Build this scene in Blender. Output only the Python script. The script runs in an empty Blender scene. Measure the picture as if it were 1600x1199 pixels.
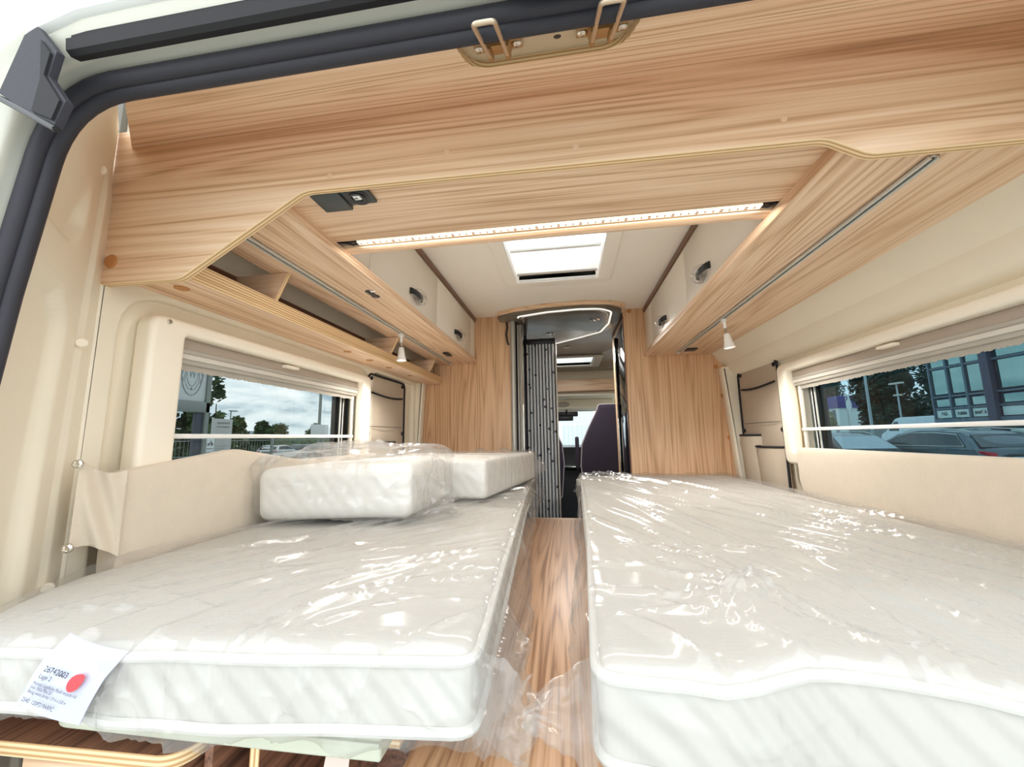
import bpy, bmesh, math, random
import numpy as np
from mathutils import Vector, Matrix

random.seed(7)
rng = np.random.default_rng(7)
C = bpy.context.scene.collection
sc = bpy.context.scene

# ------------------------------------------------------------------ camera
R = np.array([[0.98949618, -0.03449538, -0.14038299],
              [0.14378965, 0.1348028, 0.98038398],
              [-0.0148947, -0.99027182, 0.13834693]])
cd = bpy.data.cameras.new('camera')
cam = bpy.data.objects.new('camera', cd)
C.objects.link(cam)
M = Matrix.Identity(4)
for i in range(3):
    M[i][0] = R[i, 0]; M[i][1] = -R[i, 1]; M[i][2] = -R[i, 2]
M[0][3], M[1][3], M[2][3] = 0.0, 0.0, 1.72
cam.matrix_world = M
cd.sensor_width = 36.0
cd.lens = 13.5
cd.clip_start = 0.01
cd.clip_end = 500
sc.camera = cam

# ------------------------------------------------------------------ world, sun, exposure
sc.view_settings.view_transform = 'Standard'
sc.view_settings.look = 'None'
sc.view_settings.gamma = 1.0
sc.view_settings.use_curve_mapping = False
sc.view_settings.exposure = 1.34
sc.cycles.transparent_max_bounces = 48
sc.cycles.caustics_reflective = False
sc.cycles.max_bounces = 16
sc.cycles.diffuse_bounces = 8
w = bpy.data.worlds.new('sky'); sc.world = w
w.use_nodes = True
nt = w.node_tree
nt.nodes.clear()
N = nt.nodes.new; L = nt.links.new
tc = N('ShaderNodeTexCoord')
sep = N('ShaderNodeSeparateXYZ'); L(tc.outputs['Generated'], sep.inputs[0])
mp = N('ShaderNodeMapping'); mp.inputs['Scale'].default_value = (1.0, 1.0, 3.2)
L(tc.outputs['Generated'], mp.inputs[0])
no = N('ShaderNodeTexNoise'); no.inputs['Scale'].default_value = 4.2
no.inputs['Detail'].default_value = 9; no.inputs['Roughness'].default_value = 0.58
no.inputs['Distortion'].default_value = 0.25
L(mp.outputs[0], no.inputs['Vector'])
cr = N('ShaderNodeValToRGB')
e = cr.color_ramp.elements
e[0].position = 0.40; e[0].color = (0.40, 0.50, 0.56, 1)
e[1].position = 0.57; e[1].color = (1.0, 1.0, 1.0, 1)
m_ = e.new(0.47); m_.color = (0.72, 0.79, 0.82, 1)
L(no.outputs['Fac'], cr.inputs[0])
hz = N('ShaderNodeMapRange')
hz.inputs['From Min'].default_value = 0.0; hz.inputs['From Max'].default_value = 0.06
hz.inputs['To Min'].default_value = 0.35; hz.inputs['To Max'].default_value = 0.0
L(sep.outputs[2], hz.inputs['Value'])
mx = N('ShaderNodeMix'); mx.data_type = 'RGBA'
L(hz.outputs[0], mx.inputs[0]); L(cr.outputs[0], mx.inputs[6]); mx.inputs[7].default_value = (0.93, 0.96, 0.96, 1)
bg = N('ShaderNodeBackground'); bg.inputs['Strength'].default_value = 1.25
zb = N('ShaderNodeMapRange'); zb.inputs['From Min'].default_value = 0.05; zb.inputs['From Max'].default_value = 1.0
zb.inputs['To Min'].default_value = 1.2; zb.inputs['To Max'].default_value = 1.4
L(sep.outputs[2], zb.inputs['Value']); L(zb.outputs[0], bg.inputs['Strength'])
L(mx.outputs[2], bg.inputs[0])
ow = N('ShaderNodeOutputWorld'); L(bg.outputs[0], ow.inputs[0])

# ------------------------------------------------------------------ helpers
def lin(c):
    return tuple(((x / 255) / 12.92 if x / 255 <= 0.04045 else ((x / 255 + 0.055) / 1.055) ** 2.4) for x in c) + (1.0,)

MATS = {}
def mat(name, rgb, rough=0.5, metal=0.0, var=0.05, vscale=14, bump=0.0, bscale=200, coat=0.0, emit=0.0, spec=0.5, sheen=0.0):
    if name in MATS: return MATS[name]
    m = bpy.data.materials.new(name); m.use_nodes = True
    t = m.node_tree; p = t.nodes['Principled BSDF']
    c = lin(rgb)
    tcn = t.nodes.new('ShaderNodeTexCoord')
    n1 = t.nodes.new('ShaderNodeTexNoise'); n1.inputs['Scale'].default_value = vscale; n1.inputs['Detail'].default_value = 4
    t.links.new(tcn.outputs['Object'], n1.inputs['Vector'])
    mixn = t.nodes.new('ShaderNodeMix'); mixn.data_type = 'RGBA'
    t.links.new(n1.outputs['Fac'], mixn.inputs[0])
    mixn.inputs[6].default_value = tuple(x * (1 - var) for x in c[:3]) + (1,)
    mixn.inputs[7].default_value = tuple(min(1, x * (1 + var)) for x in c[:3]) + (1,)
    t.links.new(mixn.outputs[2], p.inputs['Base Color'])
    p.inputs['Roughness'].default_value = rough
    p.inputs['Metallic'].default_value = metal
    p.inputs['Specular IOR Level'].default_value = spec
    if coat: p.inputs['Coat Weight'].default_value = coat
    if sheen: p.inputs['Sheen Weight'].default_value = sheen
    if emit:
        p.inputs['Emission Color'].default_value = c; p.inputs['Emission Strength'].default_value = emit
    if bump:
        n2 = t.nodes.new('ShaderNodeTexNoise'); n2.inputs['Scale'].default_value = bscale; n2.inputs['Detail'].default_value = 3
        t.links.new(tcn.outputs['Object'], n2.inputs['Vector'])
        b = t.nodes.new('ShaderNodeBump'); b.inputs['Strength'].default_value = bump; b.inputs['Distance'].default_value = 0.002
        t.links.new(n2.outputs['Fac'], b.inputs['Height']); t.links.new(b.outputs[0], p.inputs['Normal'])
    MATS[name] = m
    return m

def wood(name, axis, light=(237, 210, 182), mid=(225, 190, 156), dark=(196, 157, 121), rough=0.42, seed=0.0):
    if name in MATS: return MATS[name]
    m = bpy.data.materials.new(name); m.use_nodes = True
    t = m.node_tree; p = t.nodes['Principled BSDF']; Nn = t.nodes.new; Ll = t.links.new
    tcn = Nn('ShaderNodeTexCoord')
    def tex(across, along, detail, distort=0.0, off=0.0):
        mpn = Nn('ShaderNodeMapping')
        s = [across] * 3; s['xyz'.index(axis)] = along
        mpn.inputs['Scale'].default_value = s
        mpn.inputs['Location'].default_value = (seed + off, seed * 1.7 + off, seed * .6)
        Ll(tcn.outputs['Object'], mpn.inputs[0])
        n = Nn('ShaderNodeTexNoise'); n.inputs['Scale'].default_value = 1.0
        n.inputs['Detail'].default_value = detail; n.inputs['Distortion'].default_value = distort
        Ll(mpn.outputs[0], n.inputs['Vector'])
        return n
    a = tex(9.0, 0.40, 1.5, 0.2)
    mul = Nn('ShaderNodeMath'); mul.operation = 'MULTIPLY'; mul.inputs[1].default_value = 30.0
    Ll(a.outputs['Fac'], mul.inputs[0])
    fr = Nn('ShaderNodeMath'); fr.operation = 'PINGPONG'; fr.inputs[1].default_value = 1.0
    Ll(mul.outputs[0], fr.inputs[0])
    b = tex(190.0, 2.0, 2.0, 0.0, 3.1)
    c = tex(3.0, 0.5, 2.0, 0.0, 9.7)
    m1 = Nn('ShaderNodeMath'); m1.operation = 'MULTIPLY_ADD'; m1.inputs[1].default_value = 0.34
    Ll(fr.outputs[0], m1.inputs[0])
    mb = Nn('ShaderNodeMath'); mb.operation = 'MULTIPLY'; mb.inputs[1].default_value = 0.80
    Ll(b.outputs['Fac'], mb.inputs[0]); Ll(mb.outputs[0], m1.inputs[2])
    m2 = Nn('ShaderNodeMath'); m2.operation = 'MULTIPLY_ADD'; m2.inputs[1].default_value = 0.30
    Ll(c.outputs['Fac'], m2.inputs[0]); Ll(m1.outputs[0], m2.inputs[2])
    r = Nn('ShaderNodeValToRGB'); el = r.color_ramp.elements
    el[0].position = 0.46; el[0].color = lin(dark)
    el[1].position = 0.94; el[1].color = lin(light)
    x = el.new(0.64); x.color = lin(mid)
    Ll(m2.outputs[0], r.inputs[0]); Ll(r.outputs[0], p.inputs['Base Color'])
    p.inputs['Roughness'].default_value = rough
    bp = Nn('ShaderNodeBump'); bp.inputs['Strength'].default_value = 0.12; bp.inputs['Distance'].default_value = 0.0006
    Ll(b.outputs['Fac'], bp.inputs['Height']); Ll(bp.outputs[0], p.inputs['Normal'])
    MATS[name] = m
    return m

def finish(me, smooth=True, angle=40):
    bm = bmesh.new(); bm.from_mesh(me)
    bmesh.ops.recalc_face_normals(bm, faces=bm.faces)
    bm.to_mesh(me); bm.free()
    if smooth:
        for p in me.polygons: p.use_smooth = True
        me.set_sharp_from_angle(angle=math.radians(angle))

def link(name, me, m, parent=None, smooth=True, angle=40, recalc=True):
    me.name = name
    if recalc: finish(me, smooth, angle)
    if m is not None and len(me.materials) == 0:
        for k in (m if isinstance(m, (list, tuple)) else [m]): me.materials.append(k)
    o = bpy.data.objects.new(name, me); C.objects.link(o)
    if parent: adopt(o, parent)
    return o

def chain_matrix(o):
    loc = Matrix.Translation(o.location) @ o.rotation_euler.to_matrix().to_4x4()
    return chain_matrix(o.parent) @ o.matrix_parent_inverse @ loc if o.parent else loc

def adopt(o, parent):
    o.parent = parent
    o.matrix_parent_inverse = chain_matrix(parent).inverted()

def bmobj(name, bm, m, parent=None, smooth=True, angle=40):
    me = bpy.data.meshes.new(name); bm.to_mesh(me); bm.free()
    return link(name, me, m, parent, smooth, angle)

def raw(name, v, f, m, parent=None, smooth=True, angle=40, recalc=True):
    me = bpy.data.meshes.new(name)
    me.from_pydata([tuple(map(float, p)) for p in v], [], [tuple(int(i) for i in q) for q in f])
    return link(name, me, m, parent, smooth, angle, recalc)

def empty(name, loc=(0, 0, 0)):
    o = bpy.data.objects.new(name, None); C.objects.link(o); o.location = loc
    o.empty_display_size = 0.05
    return o

def tag(o, label=None, cat=None, group=None, kind=None):
    if label: o['label'] = label
    if cat: o['category'] = cat
    if group: o['group'] = group
    if kind: o['kind'] = kind
    return o

def thing(name, label, cat, loc=(0, 0, 0), group=None):
    return tag(empty(name, loc), label, cat, group)

def struct(o): o['kind'] = 'structure'; return o

def copy_tree(o, parent=None):
    c = o.copy(); C.objects.link(c)
    if parent: c.parent = parent
    for ch in o.children: copy_tree(ch, c)
    return c

def bbox(bm, x0, x1, y0, y1, z0, z1, bev=0.0, seg=2):
    r = bmesh.ops.create_cube(bm, size=1.0)
    vs = r['verts']
    for v in vs:
        v.co = Vector((x0 + (v.co.x + .5) * (x1 - x0), y0 + (v.co.y + .5) * (y1 - y0), z0 + (v.co.z + .5) * (z1 - z0)))
    if bev > 0:
        es = list({e for v in vs for e in v.link_edges})
        bmesh.ops.bevel(bm, geom=es, offset=bev, segments=seg, affect='EDGES', profile=0.5)

def box(name, x0, x1, y0, y1, z0, z1, m, parent=None, bev=0.002, seg=2):
    bm = bmesh.new(); bbox(bm, x0, x1, y0, y1, z0, z1, bev, seg)
    return bmobj(name, bm, m, parent)

def tube_geo(pts, r, seg=10, closed=False, up=None):
    P = [Vector(p) for p in pts]; n = len(P)
    rr = r if isinstance(r, (list, tuple)) else [r] * n
    V = []; F = []
    prev = None
    for i in range(n):
        a = P[(i - 1) % n] if (closed or i > 0) else P[i]
        b = P[(i + 1) % n] if (closed or i < n - 1) else P[i]
        t = (b - a).normalized()
        if prev is None:
            u = Vector(up) if up else (Vector((0, 0, 1)) if abs(t.z) < 0.9 else Vector((1, 0, 0)))
        else: u = prev
        s = (u - t * u.dot(t)).normalized(); q = t.cross(s); prev = s
        for k in range(seg):
            an = 2 * math.pi * k / seg
            V.append(P[i] + (s * math.cos(an) + q * math.sin(an)) * rr[i])
    for i in range(n if closed else n - 1):
        for k in range(seg):
            a = i * seg + k; b = i * seg + (k + 1) % seg
            c = ((i + 1) % n) * seg + (k + 1) % seg; d = ((i + 1) % n) * seg + k
            F.append((a, b, c, d))
    if not closed:
        F.append(tuple(range(seg))); F.append(tuple((n - 1) * seg + k for k in range(seg)))
    return V, F

def tube(name, pts, r, m, parent=None, seg=10, closed=False):
    V, F = tube_geo(pts, r, seg, closed)
    return raw(name, V, F, m, parent)

def join_geo(*gs):
    V = []; F = []
    for v, f in gs:
        o = len(V); V += list(v); F += [tuple(i + o for i in q) for q in f]
    return V, F

def round_poly(pts, rad, seg=6):
    n = len(pts); out = []
    for i in range(n):
        p = Vector((pts[i][0], pts[i][1])); a = Vector(pts[i - 1][:2]); b = Vector(pts[(i + 1) % n][:2])
        r = rad[i] if isinstance(rad, (list, tuple)) else rad
        da = (a - p); db = (b - p)
        if r <= 1e-6: out.append((p.x, p.y)); continue
        la, lb = da.length, db.length
        da.normalize(); db.normalize()
        ang = max(1e-3, da.angle(db))
        d = min(r / math.tan(ang / 2), la * .49, lb * .49)
        s = p + da * d; t = p + db * d
        for k in range(seg + 1):
            u = k / seg
            q = s * (1 - u) ** 2 + p * 2 * u * (1 - u) + t * u ** 2
            out.append((q.x, q.y))
    return out

def rrect(u0, u1, v0, v1, r, seg=6):
    return round_poly([(u0, v0), (u1, v0), (u1, v1), (u0, v1)], r, seg)

AX = {'xz': ('x', 'z', 'y'), 'yz': ('y', 'z', 'x'), 'xy': ('x', 'y', 'z')}
def plate(name, outer, lo, hi, plane, m, parent=None, holes=(), bev=0.0015, edge=None, xform=None, bres=2):
    """flat board with an outline (and holes) in a plane, between lo and hi along its normal"""
    cu = bpy.data.curves.new('outline', 'CURVE'); cu.dimensions = '2D'; cu.fill_mode = 'BOTH'
    for pts in [outer] + list(holes):
        s = cu.splines.new('POLY'); s.points.add(len(pts) - 1); s.use_cyclic_u = True
        for q, p in zip(s.points, pts): q.co = (p[0], p[1], 0, 1)
    if edge is PLY: edge = PLY[AX[plane][2]]
    t = abs(hi - lo)
    cu.extrude = max(1e-5, t / 2 - bev); cu.bevel_depth = bev; cu.bevel_resolution = bres; cu.offset = -bev
    o = bpy.data.objects.new('outline', cu)
    me = bpy.data.meshes.new_from_object(o)
    bpy.data.objects.remove(o); bpy.data.curves.remove(cu)
    ids = ['xyz'.index(a) for a in AX[plane]]
    mm = Matrix(((0,) * 4,) * 4); mm[3][3] = 1
    for j, i in enumerate(ids): mm[i][j] = 1
    mm[ids[2]][3] = (lo + hi) / 2
    me.transform(mm)
    me.materials.clear()
    bm = bmesh.new(); bm.from_mesh(me); bmesh.ops.remove_doubles(bm, verts=bm.verts, dist=1e-6)
    bmesh.ops.recalc_face_normals(bm, faces=bm.faces)
    if edge is not None:
        for f in bm.faces: f.material_index = 0 if abs(f.normal[ids[2]]) > 0.9 else 1
    if xform is not None:
        bmesh.ops.transform(bm, matrix=xform, verts=bm.verts)
    bm.to_mesh(me); bm.free()
    return link(name, me, [m, edge] if edge is not None else m, parent)

def disc(name, c, r, axis, th, m, parent=None, seg=20, bev=None):
    """short cylinder: centre c, axis vector, thickness th"""
    a = Vector(axis).normalized(); c = Vector(c)
    b = bev if bev is not None else min(th * .4, r * .2)
    V, F = tube_geo([c, c + a * (th - b), c + a * th], [r, r, r - b], seg)
    return raw(name, V, F, m, parent)

def lathe_geo(c, axis, prof, seg=18):
    a = Vector(axis).normalized(); c = Vector(c)
    pts = [c + a * h for r, h in prof]; rs = [max(1e-4, r) for r, h in prof]
    up = Vector((0, 0, 1)) if abs(a.z) < .9 else Vector((1, 0, 0))
    s = (up - a * up.dot(a)).normalized(); q = a.cross(s)
    V = []; F = []
    for p, r in zip(pts, rs):
        for k in range(seg):
            an = 2 * math.pi * k / seg; V.append(p + (s * math.cos(an) + q * math.sin(an)) * r)
    for i in range(len(prof) - 1):
        for k in range(seg):
            F.append((i * seg + k, i * seg + (k + 1) % seg, (i + 1) * seg + (k + 1) % seg, (i + 1) * seg + k))
    return V, F

def text_mesh(s, size, origin, ux, uy, m, parent, name='lettering', align='LEFT', sx=1.0, depth=0.0, bold=0.0):
    cu = bpy.data.curves.new('t', 'FONT'); cu.body = s; cu.size = size; cu.align_x = align
    cu.extrude = depth; cu.offset = bold
    o = bpy.data.objects.new('t', cu); me = bpy.data.meshes.new_from_object(o)
    bpy.data.objects.remove(o); bpy.data.curves.remove(cu)
    me.materials.clear()
    ux = Vector(ux).normalized(); uy = Vector(uy).normalized(); n = ux.cross(uy)
    mm = Matrix(((ux.x * sx, uy.x, n.x, origin[0]), (ux.y * sx, uy.y, n.y, origin[1]), (ux.z * sx, uy.z, n.z, origin[2]), (0, 0, 0, 1)))
    me.transform(mm)
    return link(name, me, m, parent, smooth=False, recalc=False)

# value noise on numpy arrays
_perm = rng.permutation(4096)
_val = rng.random(4096)
def vn(x, y, seed=0):
    x = np.asarray(x, float); y = np.asarray(y, float)
    xi = np.floor(x).astype(int); yi = np.floor(y).astype(int); fx = x - xi; fy = y - yi
    fx = fx * fx * (3 - 2 * fx); fy = fy * fy * (3 - 2 * fy)
    def h(i, j): return _val[_perm[(_perm[(i + seed * 131) & 4095] + j) & 4095]]
    return (h(xi, yi) * (1 - fx) + h(xi + 1, yi) * fx) * (1 - fy) + (h(xi, yi + 1) * (1 - fx) + h(xi + 1, yi + 1) * fx) * fy
def ridge(x, y, seed=0, k=4):
    return (1 - np.abs(2 * vn(x, y, seed) - 1)) ** k
def sstep(a, b, x):
    t = np.clip((x - a) / (b - a), 0, 1); return t * t * (3 - 2 * t)

def creases(x, y, n, region, angle, spread, length, width, height, seed, fan=None):
    """long thin folds of film: raised lines scattered over a region, running along an angle or away from a fan centre"""
    r = random.Random(seed); out = np.zeros_like(x)
    for k in range(n):
        cx = r.uniform(region[0], region[1]); cy = r.uniform(region[2], region[3])
        a = math.atan2(cy - fan[1], cx - fan[0]) if fan else angle
        a += r.gauss(0, spread); ln = length * r.uniform(.4, 1.3); w_ = width * r.uniform(.6, 1.5); h_ = height * r.uniform(.35, 1.2)
        u = (x - cx) * math.cos(a) + (y - cy) * math.sin(a); v = -(x - cx) * math.sin(a) + (y - cy) * math.cos(a)
        v = v + r.uniform(-.12, .12) * u * u / max(.05, ln) + .004 * np.sin(u * r.uniform(9, 26) + k)
        e_ = np.clip(1 - (2 * u / ln) ** 2, 0, 1)
        out = np.maximum(out, h_ * np.exp(-(v / (w_ * (.35 + .65 * e_))) ** 2) * e_ ** .7)
    return out

def superbox(nx, ny, nz, lo, hi, r):
    """rounded box grid: returns points, outward normals, quads (vertices merged)"""
    lo = np.array(lo, float); hi = np.array(hi, float)
    def line(a, b, n):
        m_ = np.linspace(a + r, b - r, n + 1)
        k = 4
        e0 = a + r * (1 - np.cos(np.linspace(0, math.pi / 2, k, endpoint=False)))
        e1 = b - (e0 - a)[::-1]
        return np.concatenate([e0, m_, e1])
    X, Y, Z = line(lo[0], hi[0], nx), line(lo[1], hi[1], ny), line(lo[2], hi[2], nz)
    idx = {}; P = []; F = []
    def vid(i, j, k):
        key = (i, j, k)
        if key not in idx:
            idx[key] = len(P); P.append((X[i], Y[j], Z[k]))
        return idx[key]
    a, b, c = len(X) - 1, len(Y) - 1, len(Z) - 1
    for i in range(a):
        for j in range(b):
            F.append((vid(i, j, c), vid(i + 1, j, c), vid(i + 1, j + 1, c), vid(i, j + 1, c)))
            F.append((vid(i, j, 0), vid(i, j + 1, 0), vid(i + 1, j + 1, 0), vid(i + 1, j, 0)))
    for i in range(a):
        for k in range(c):
            F.append((vid(i, 0, k), vid(i + 1, 0, k), vid(i + 1, 0, k + 1), vid(i, 0, k + 1)))
            F.append((vid(i, b, k), vid(i, b, k + 1), vid(i + 1, b, k + 1), vid(i + 1, b, k)))
    for j in range(b):
        for k in range(c):
            F.append((vid(0, j, k), vid(0, j, k + 1), vid(0, j + 1, k + 1), vid(0, j + 1, k)))
            F.append((vid(a, j, k), vid(a, j + 1, k), vid(a, j + 1, k + 1), vid(a, j, k + 1)))
    P = np.array(P)
    inn = np.clip(P, lo + r, hi - r)
    d = P - inn
    ln = np.linalg.norm(d, axis=1, keepdims=True)
    Nn = d / np.maximum(ln, 1e-9)
    # points whose offset is inside the rounding shell get projected onto it
    Q = inn + Nn * r
    return Q, Nn, F

def lamp(name, kind, loc, power, parent, size=(.1, .1), aim=(0, 0, -1), col=(1.0, .96, .90), angle=150):
    """the light given off by a lamp the van has, set at that lamp"""
    d = bpy.data.lights.new(name, kind); d.energy = power; d.color = col
    if kind == 'AREA': d.shape = 'RECTANGLE'; d.size, d.size_y = size
    else: d.shadow_soft_size = size[0]
    if kind == 'SPOT': d.spot_size = math.radians(angle); d.spot_blend = .6
    o = bpy.data.objects.new(name, d); C.objects.link(o); o.location = loc
    o.rotation_euler = Vector(aim).to_track_quat('-Z', 'Y').to_euler()
    adopt(o, parent)
    return o

# ------------------------------------------------------------------ materials
WX = wood('oak laminate grain across', 'x')
WY = wood('oak laminate grain along', 'y', seed=4.2)
WZ = wood('oak laminate grain upright', 'z', light=(226, 190, 154), mid=(212, 172, 134), dark=(180, 138, 102), seed=8.3)
WFL = wood('oak floor laminate', 'y', light=(230, 190, 154), mid=(212, 168, 130), dark=(164, 120, 86), seed=2.2, rough=0.36)
WDK = wood('dark walnut laminate', 'y', light=(140, 98, 76), mid=(118, 80, 61), dark=(80, 55, 44), seed=6.6)
def ply(axis):
    m = bpy.data.materials.new('plywood edge layers ' + axis); m.use_nodes = True
    t = m.node_tree; p = t.nodes['Principled BSDF']
    tcn = t.nodes.new('ShaderNodeTexCoord'); w_ = t.nodes.new('ShaderNodeTexWave'); w_.bands_direction = axis.upper()
    w_.inputs['Scale'].default_value = 46; w_.inputs['Distortion'].default_value = 0; w_.inputs['Detail Scale'].default_value = .3
    t.links.new(tcn.outputs['Object'], w_.inputs['Vector'])
    r = t.nodes.new('ShaderNodeValToRGB'); el = r.color_ramp.elements
    el[0].position = .25; el[0].color = lin((196, 154, 104)); el[1].position = .6; el[1].color = lin((236, 210, 168))
    t.links.new(w_.outputs['Fac'], r.inputs[0]); t.links.new(r.outputs[0], p.inputs['Base Color']); p.inputs['Roughness'].default_value = .55
    return m
PLY = {a: ply(a) for a in 'xyz'}
CREAM = mat('cream painted metal', (234, 226, 207), 0.42, var=0.02, bump=0.04, bscale=300)
CREAMP = mat('cream plastic', (244, 236, 220), 0.38, var=0.02)
CREAMD = mat('cream lacquered door', (246, 240, 229), 0.30, var=0.015)
CEILM = mat('cream ceiling lining', (251, 246, 237), 0.6, var=0.02)
BROWN = mat('brown trim strip', (128, 96, 78), 0.5)
CAPM = mat('tan plastic cap', (186, 128, 74), 0.5)
WHITE = mat('white car paint', (226, 229, 229), 0.22, var=0.01, coat=0.4)
GREYP = mat('grey green car paint', (208, 208, 196), 0.3, var=0.01, coat=0.3)
RUBBER = mat('dark rubber', (44, 44, 52), 0.65, var=0.12, bump=0.15, bscale=150)
RUBBER2 = mat('black rubber', (24, 24, 30), 0.42, var=0.12)
BLACKP = mat('black plastic', (30, 30, 34), 0.4)
CHAR = mat('charcoal plastic', (62, 66, 66), 0.45)
SEATM = mat('dark violet seat fabric', (34, 27, 42), 0.95, var=0.12, bump=0.3, bscale=300)
ALU = mat('brushed aluminium', (208, 206, 198), 0.4, metal=0.3)
CHROME = mat('bright steel', (215, 210, 200), 0.16, metal=1.0)
ZINC = mat('yellow zinc plated steel', (178, 142, 96), 0.36, metal=0.75, var=0.12, vscale=40)
LOOPM = mat('satin steel wire', (205, 186, 162), 0.34, metal=0.7)
WHITEP = mat('white plastic', (240, 240, 238), 0.35)
GREYPL = mat('grey plastic', (176, 170, 160), 0.5)
GREYPL2 = mat('light grey plastic', (206, 202, 192), 0.5)
BLINDM = mat('taupe blind fabric', (166, 152, 138), 0.85, bump=0.2)
FABRIC = mat('beige suede fabric', (214, 202, 184), 0.92, var=0.05, vscale=30, bump=0.35, bscale=260, sheen=0.25)
ORGM = mat('greige organiser fabric', (186, 172, 154), 0.9, var=0.04, bump=0.25, bscale=400)
BINDM = mat('black binding tape', (26, 24, 28), 0.8)
PAPER = mat('white paper', (194, 199, 219), 0.7, var=0.02)
INK = mat('dark ink', (34, 34, 42), 0.8)
REDM = mat('red sticker', (240, 70, 78), 0.6)
DARKCEIL = mat('dark grey ceiling lacquer', (112, 104, 92), 0.25, var=0.04)
GLOSSBLK = mat('glossy black panel', (22, 20, 24), 0.06, coat=0.5)
TEALFL = mat('blue grey floor covering', (92, 112, 118), 0.6, var=0.1)
FRAMEG = mat('pale grey green powder coat', (198, 202, 184), 0.4, var=0.01)
LEDM = mat('led tape', (250, 232, 206), 0.5, emit=0.42)
LAMPM = mat('lit frosted lens', (255, 240, 215), 0.4, emit=2.0)

def glass(name, tint, refl=0.08):
    m = bpy.data.materials.new(name); m.use_nodes = True
    t = m.node_tree; t.nodes.clear()
    o = t.nodes.new('ShaderNodeOutputMaterial'); tr = t.nodes.new('ShaderNodeBsdfTransparent'); tr.inputs[0].default_value = tint + (1,)
    g = t.nodes.new('ShaderNodeBsdfGlossy'); g.inputs['Roughness'].default_value = 0.02
    mxs = t.nodes.new('ShaderNodeMixShader'); lw = t.nodes.new('ShaderNodeLayerWeight'); lw.inputs['Blend'].default_value = 0.25
    pw = t.nodes.new('ShaderNodeMath'); pw.operation = 'MULTIPLY_ADD'; pw.inputs[1].default_value = refl; pw.inputs[2].default_value = 0.02
    t.links.new(lw.outputs['Facing'], pw.inputs[0]); t.links.new(pw.outputs[0], mxs.inputs[0])
    t.links.new(tr.outputs[0], mxs.inputs[1]); t.links.new(g.outputs[0], mxs.inputs[2])
    t.links.new(mxs.outputs[0], o.inputs[0])
    return m
GLASSL = glass('clear grey acrylic', (0.56, 0.59, 0.59))
GLASSR = glass('teal tinted acrylic', (0.42, 0.53, 0.57))
GLASSW = glass('windscreen glass', (0.86, 0.9, 0.91))
GLASSH = glass('hatch acrylic', (0.95, 0.95, 0.95))

def film(name, haze=0.10, gloss=0.085):
    """clear polythene: see-through, with sharp glints on its creases"""
    m = bpy.data.materials.new(name); m.use_nodes = True
    t = m.node_tree; t.nodes.clear(); Nn = t.nodes.new; Ll = t.links.new
    o = Nn('ShaderNodeOutputMaterial')
    tr = Nn('ShaderNodeBsdfTransparent'); tr.inputs[0].default_value = (0.985, 0.985, 0.985, 1)
    g = Nn('ShaderNodeBsdfGlossy'); g.inputs['Roughness'].default_value = 0.15
    d = Nn('ShaderNodeBsdfTranslucent'); d.inputs[0].default_value = (0.82, 0.82, 0.81, 1)
    df = Nn('ShaderNodeBsdfDiffuse'); df.inputs[0].default_value = (0.82, 0.82, 0.81, 1)
    tcn = Nn('ShaderNodeTexCoord')
    n = Nn('ShaderNodeTexNoise'); n.inputs['Scale'].default_value = 16; n.inputs['Detail'].default_value = 3; n.inputs['Distortion'].default_value = 0.6
    Ll(tcn.outputs['Object'], n.inputs['Vector'])
    b = Nn('ShaderNodeBump'); b.inputs['Strength'].default_value = 0.25; b.inputs['Distance'].default_value = 0.004
    Ll(n.outputs['Fac'], b.inputs['Height']); Ll(b.outputs[0], g.inputs['Normal'])
    lw = Nn('ShaderNodeLayerWeight'); lw.inputs['Blend'].default_value = 0.45; Ll(b.outputs[0], lw.inputs['Normal'])
    mr = Nn('ShaderNodeMapRange'); mr.inputs['To Min'].default_value = gloss * .5; mr.inputs['To Max'].default_value = min(1, gloss * 1.6)
    Ll(lw.outputs['Facing'], mr.inputs['Value'])
    m0 = Nn('ShaderNodeMixShader'); m0.inputs[0].default_value = .5; Ll(d.outputs[0], m0.inputs[1]); Ll(df.outputs[0], m0.inputs[2])
    m1 = Nn('ShaderNodeMixShader'); m1.inputs[0].default_value = haze
    Ll(tr.outputs[0], m1.inputs[1]); Ll(m0.outputs[0], m1.inputs[2])
    m2 = Nn('ShaderNodeMixShader'); Ll(mr.outputs[0], m2.inputs[0]); Ll(m1.outputs[0], m2.inputs[1]); Ll(g.outputs[0], m2.inputs[2])
    Ll(m2.outputs[0], o.inputs[0])
    return m
FILM = film('clear polythene film')
FILMH = film('hazy polythene film', 0.14, 0.14)

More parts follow.
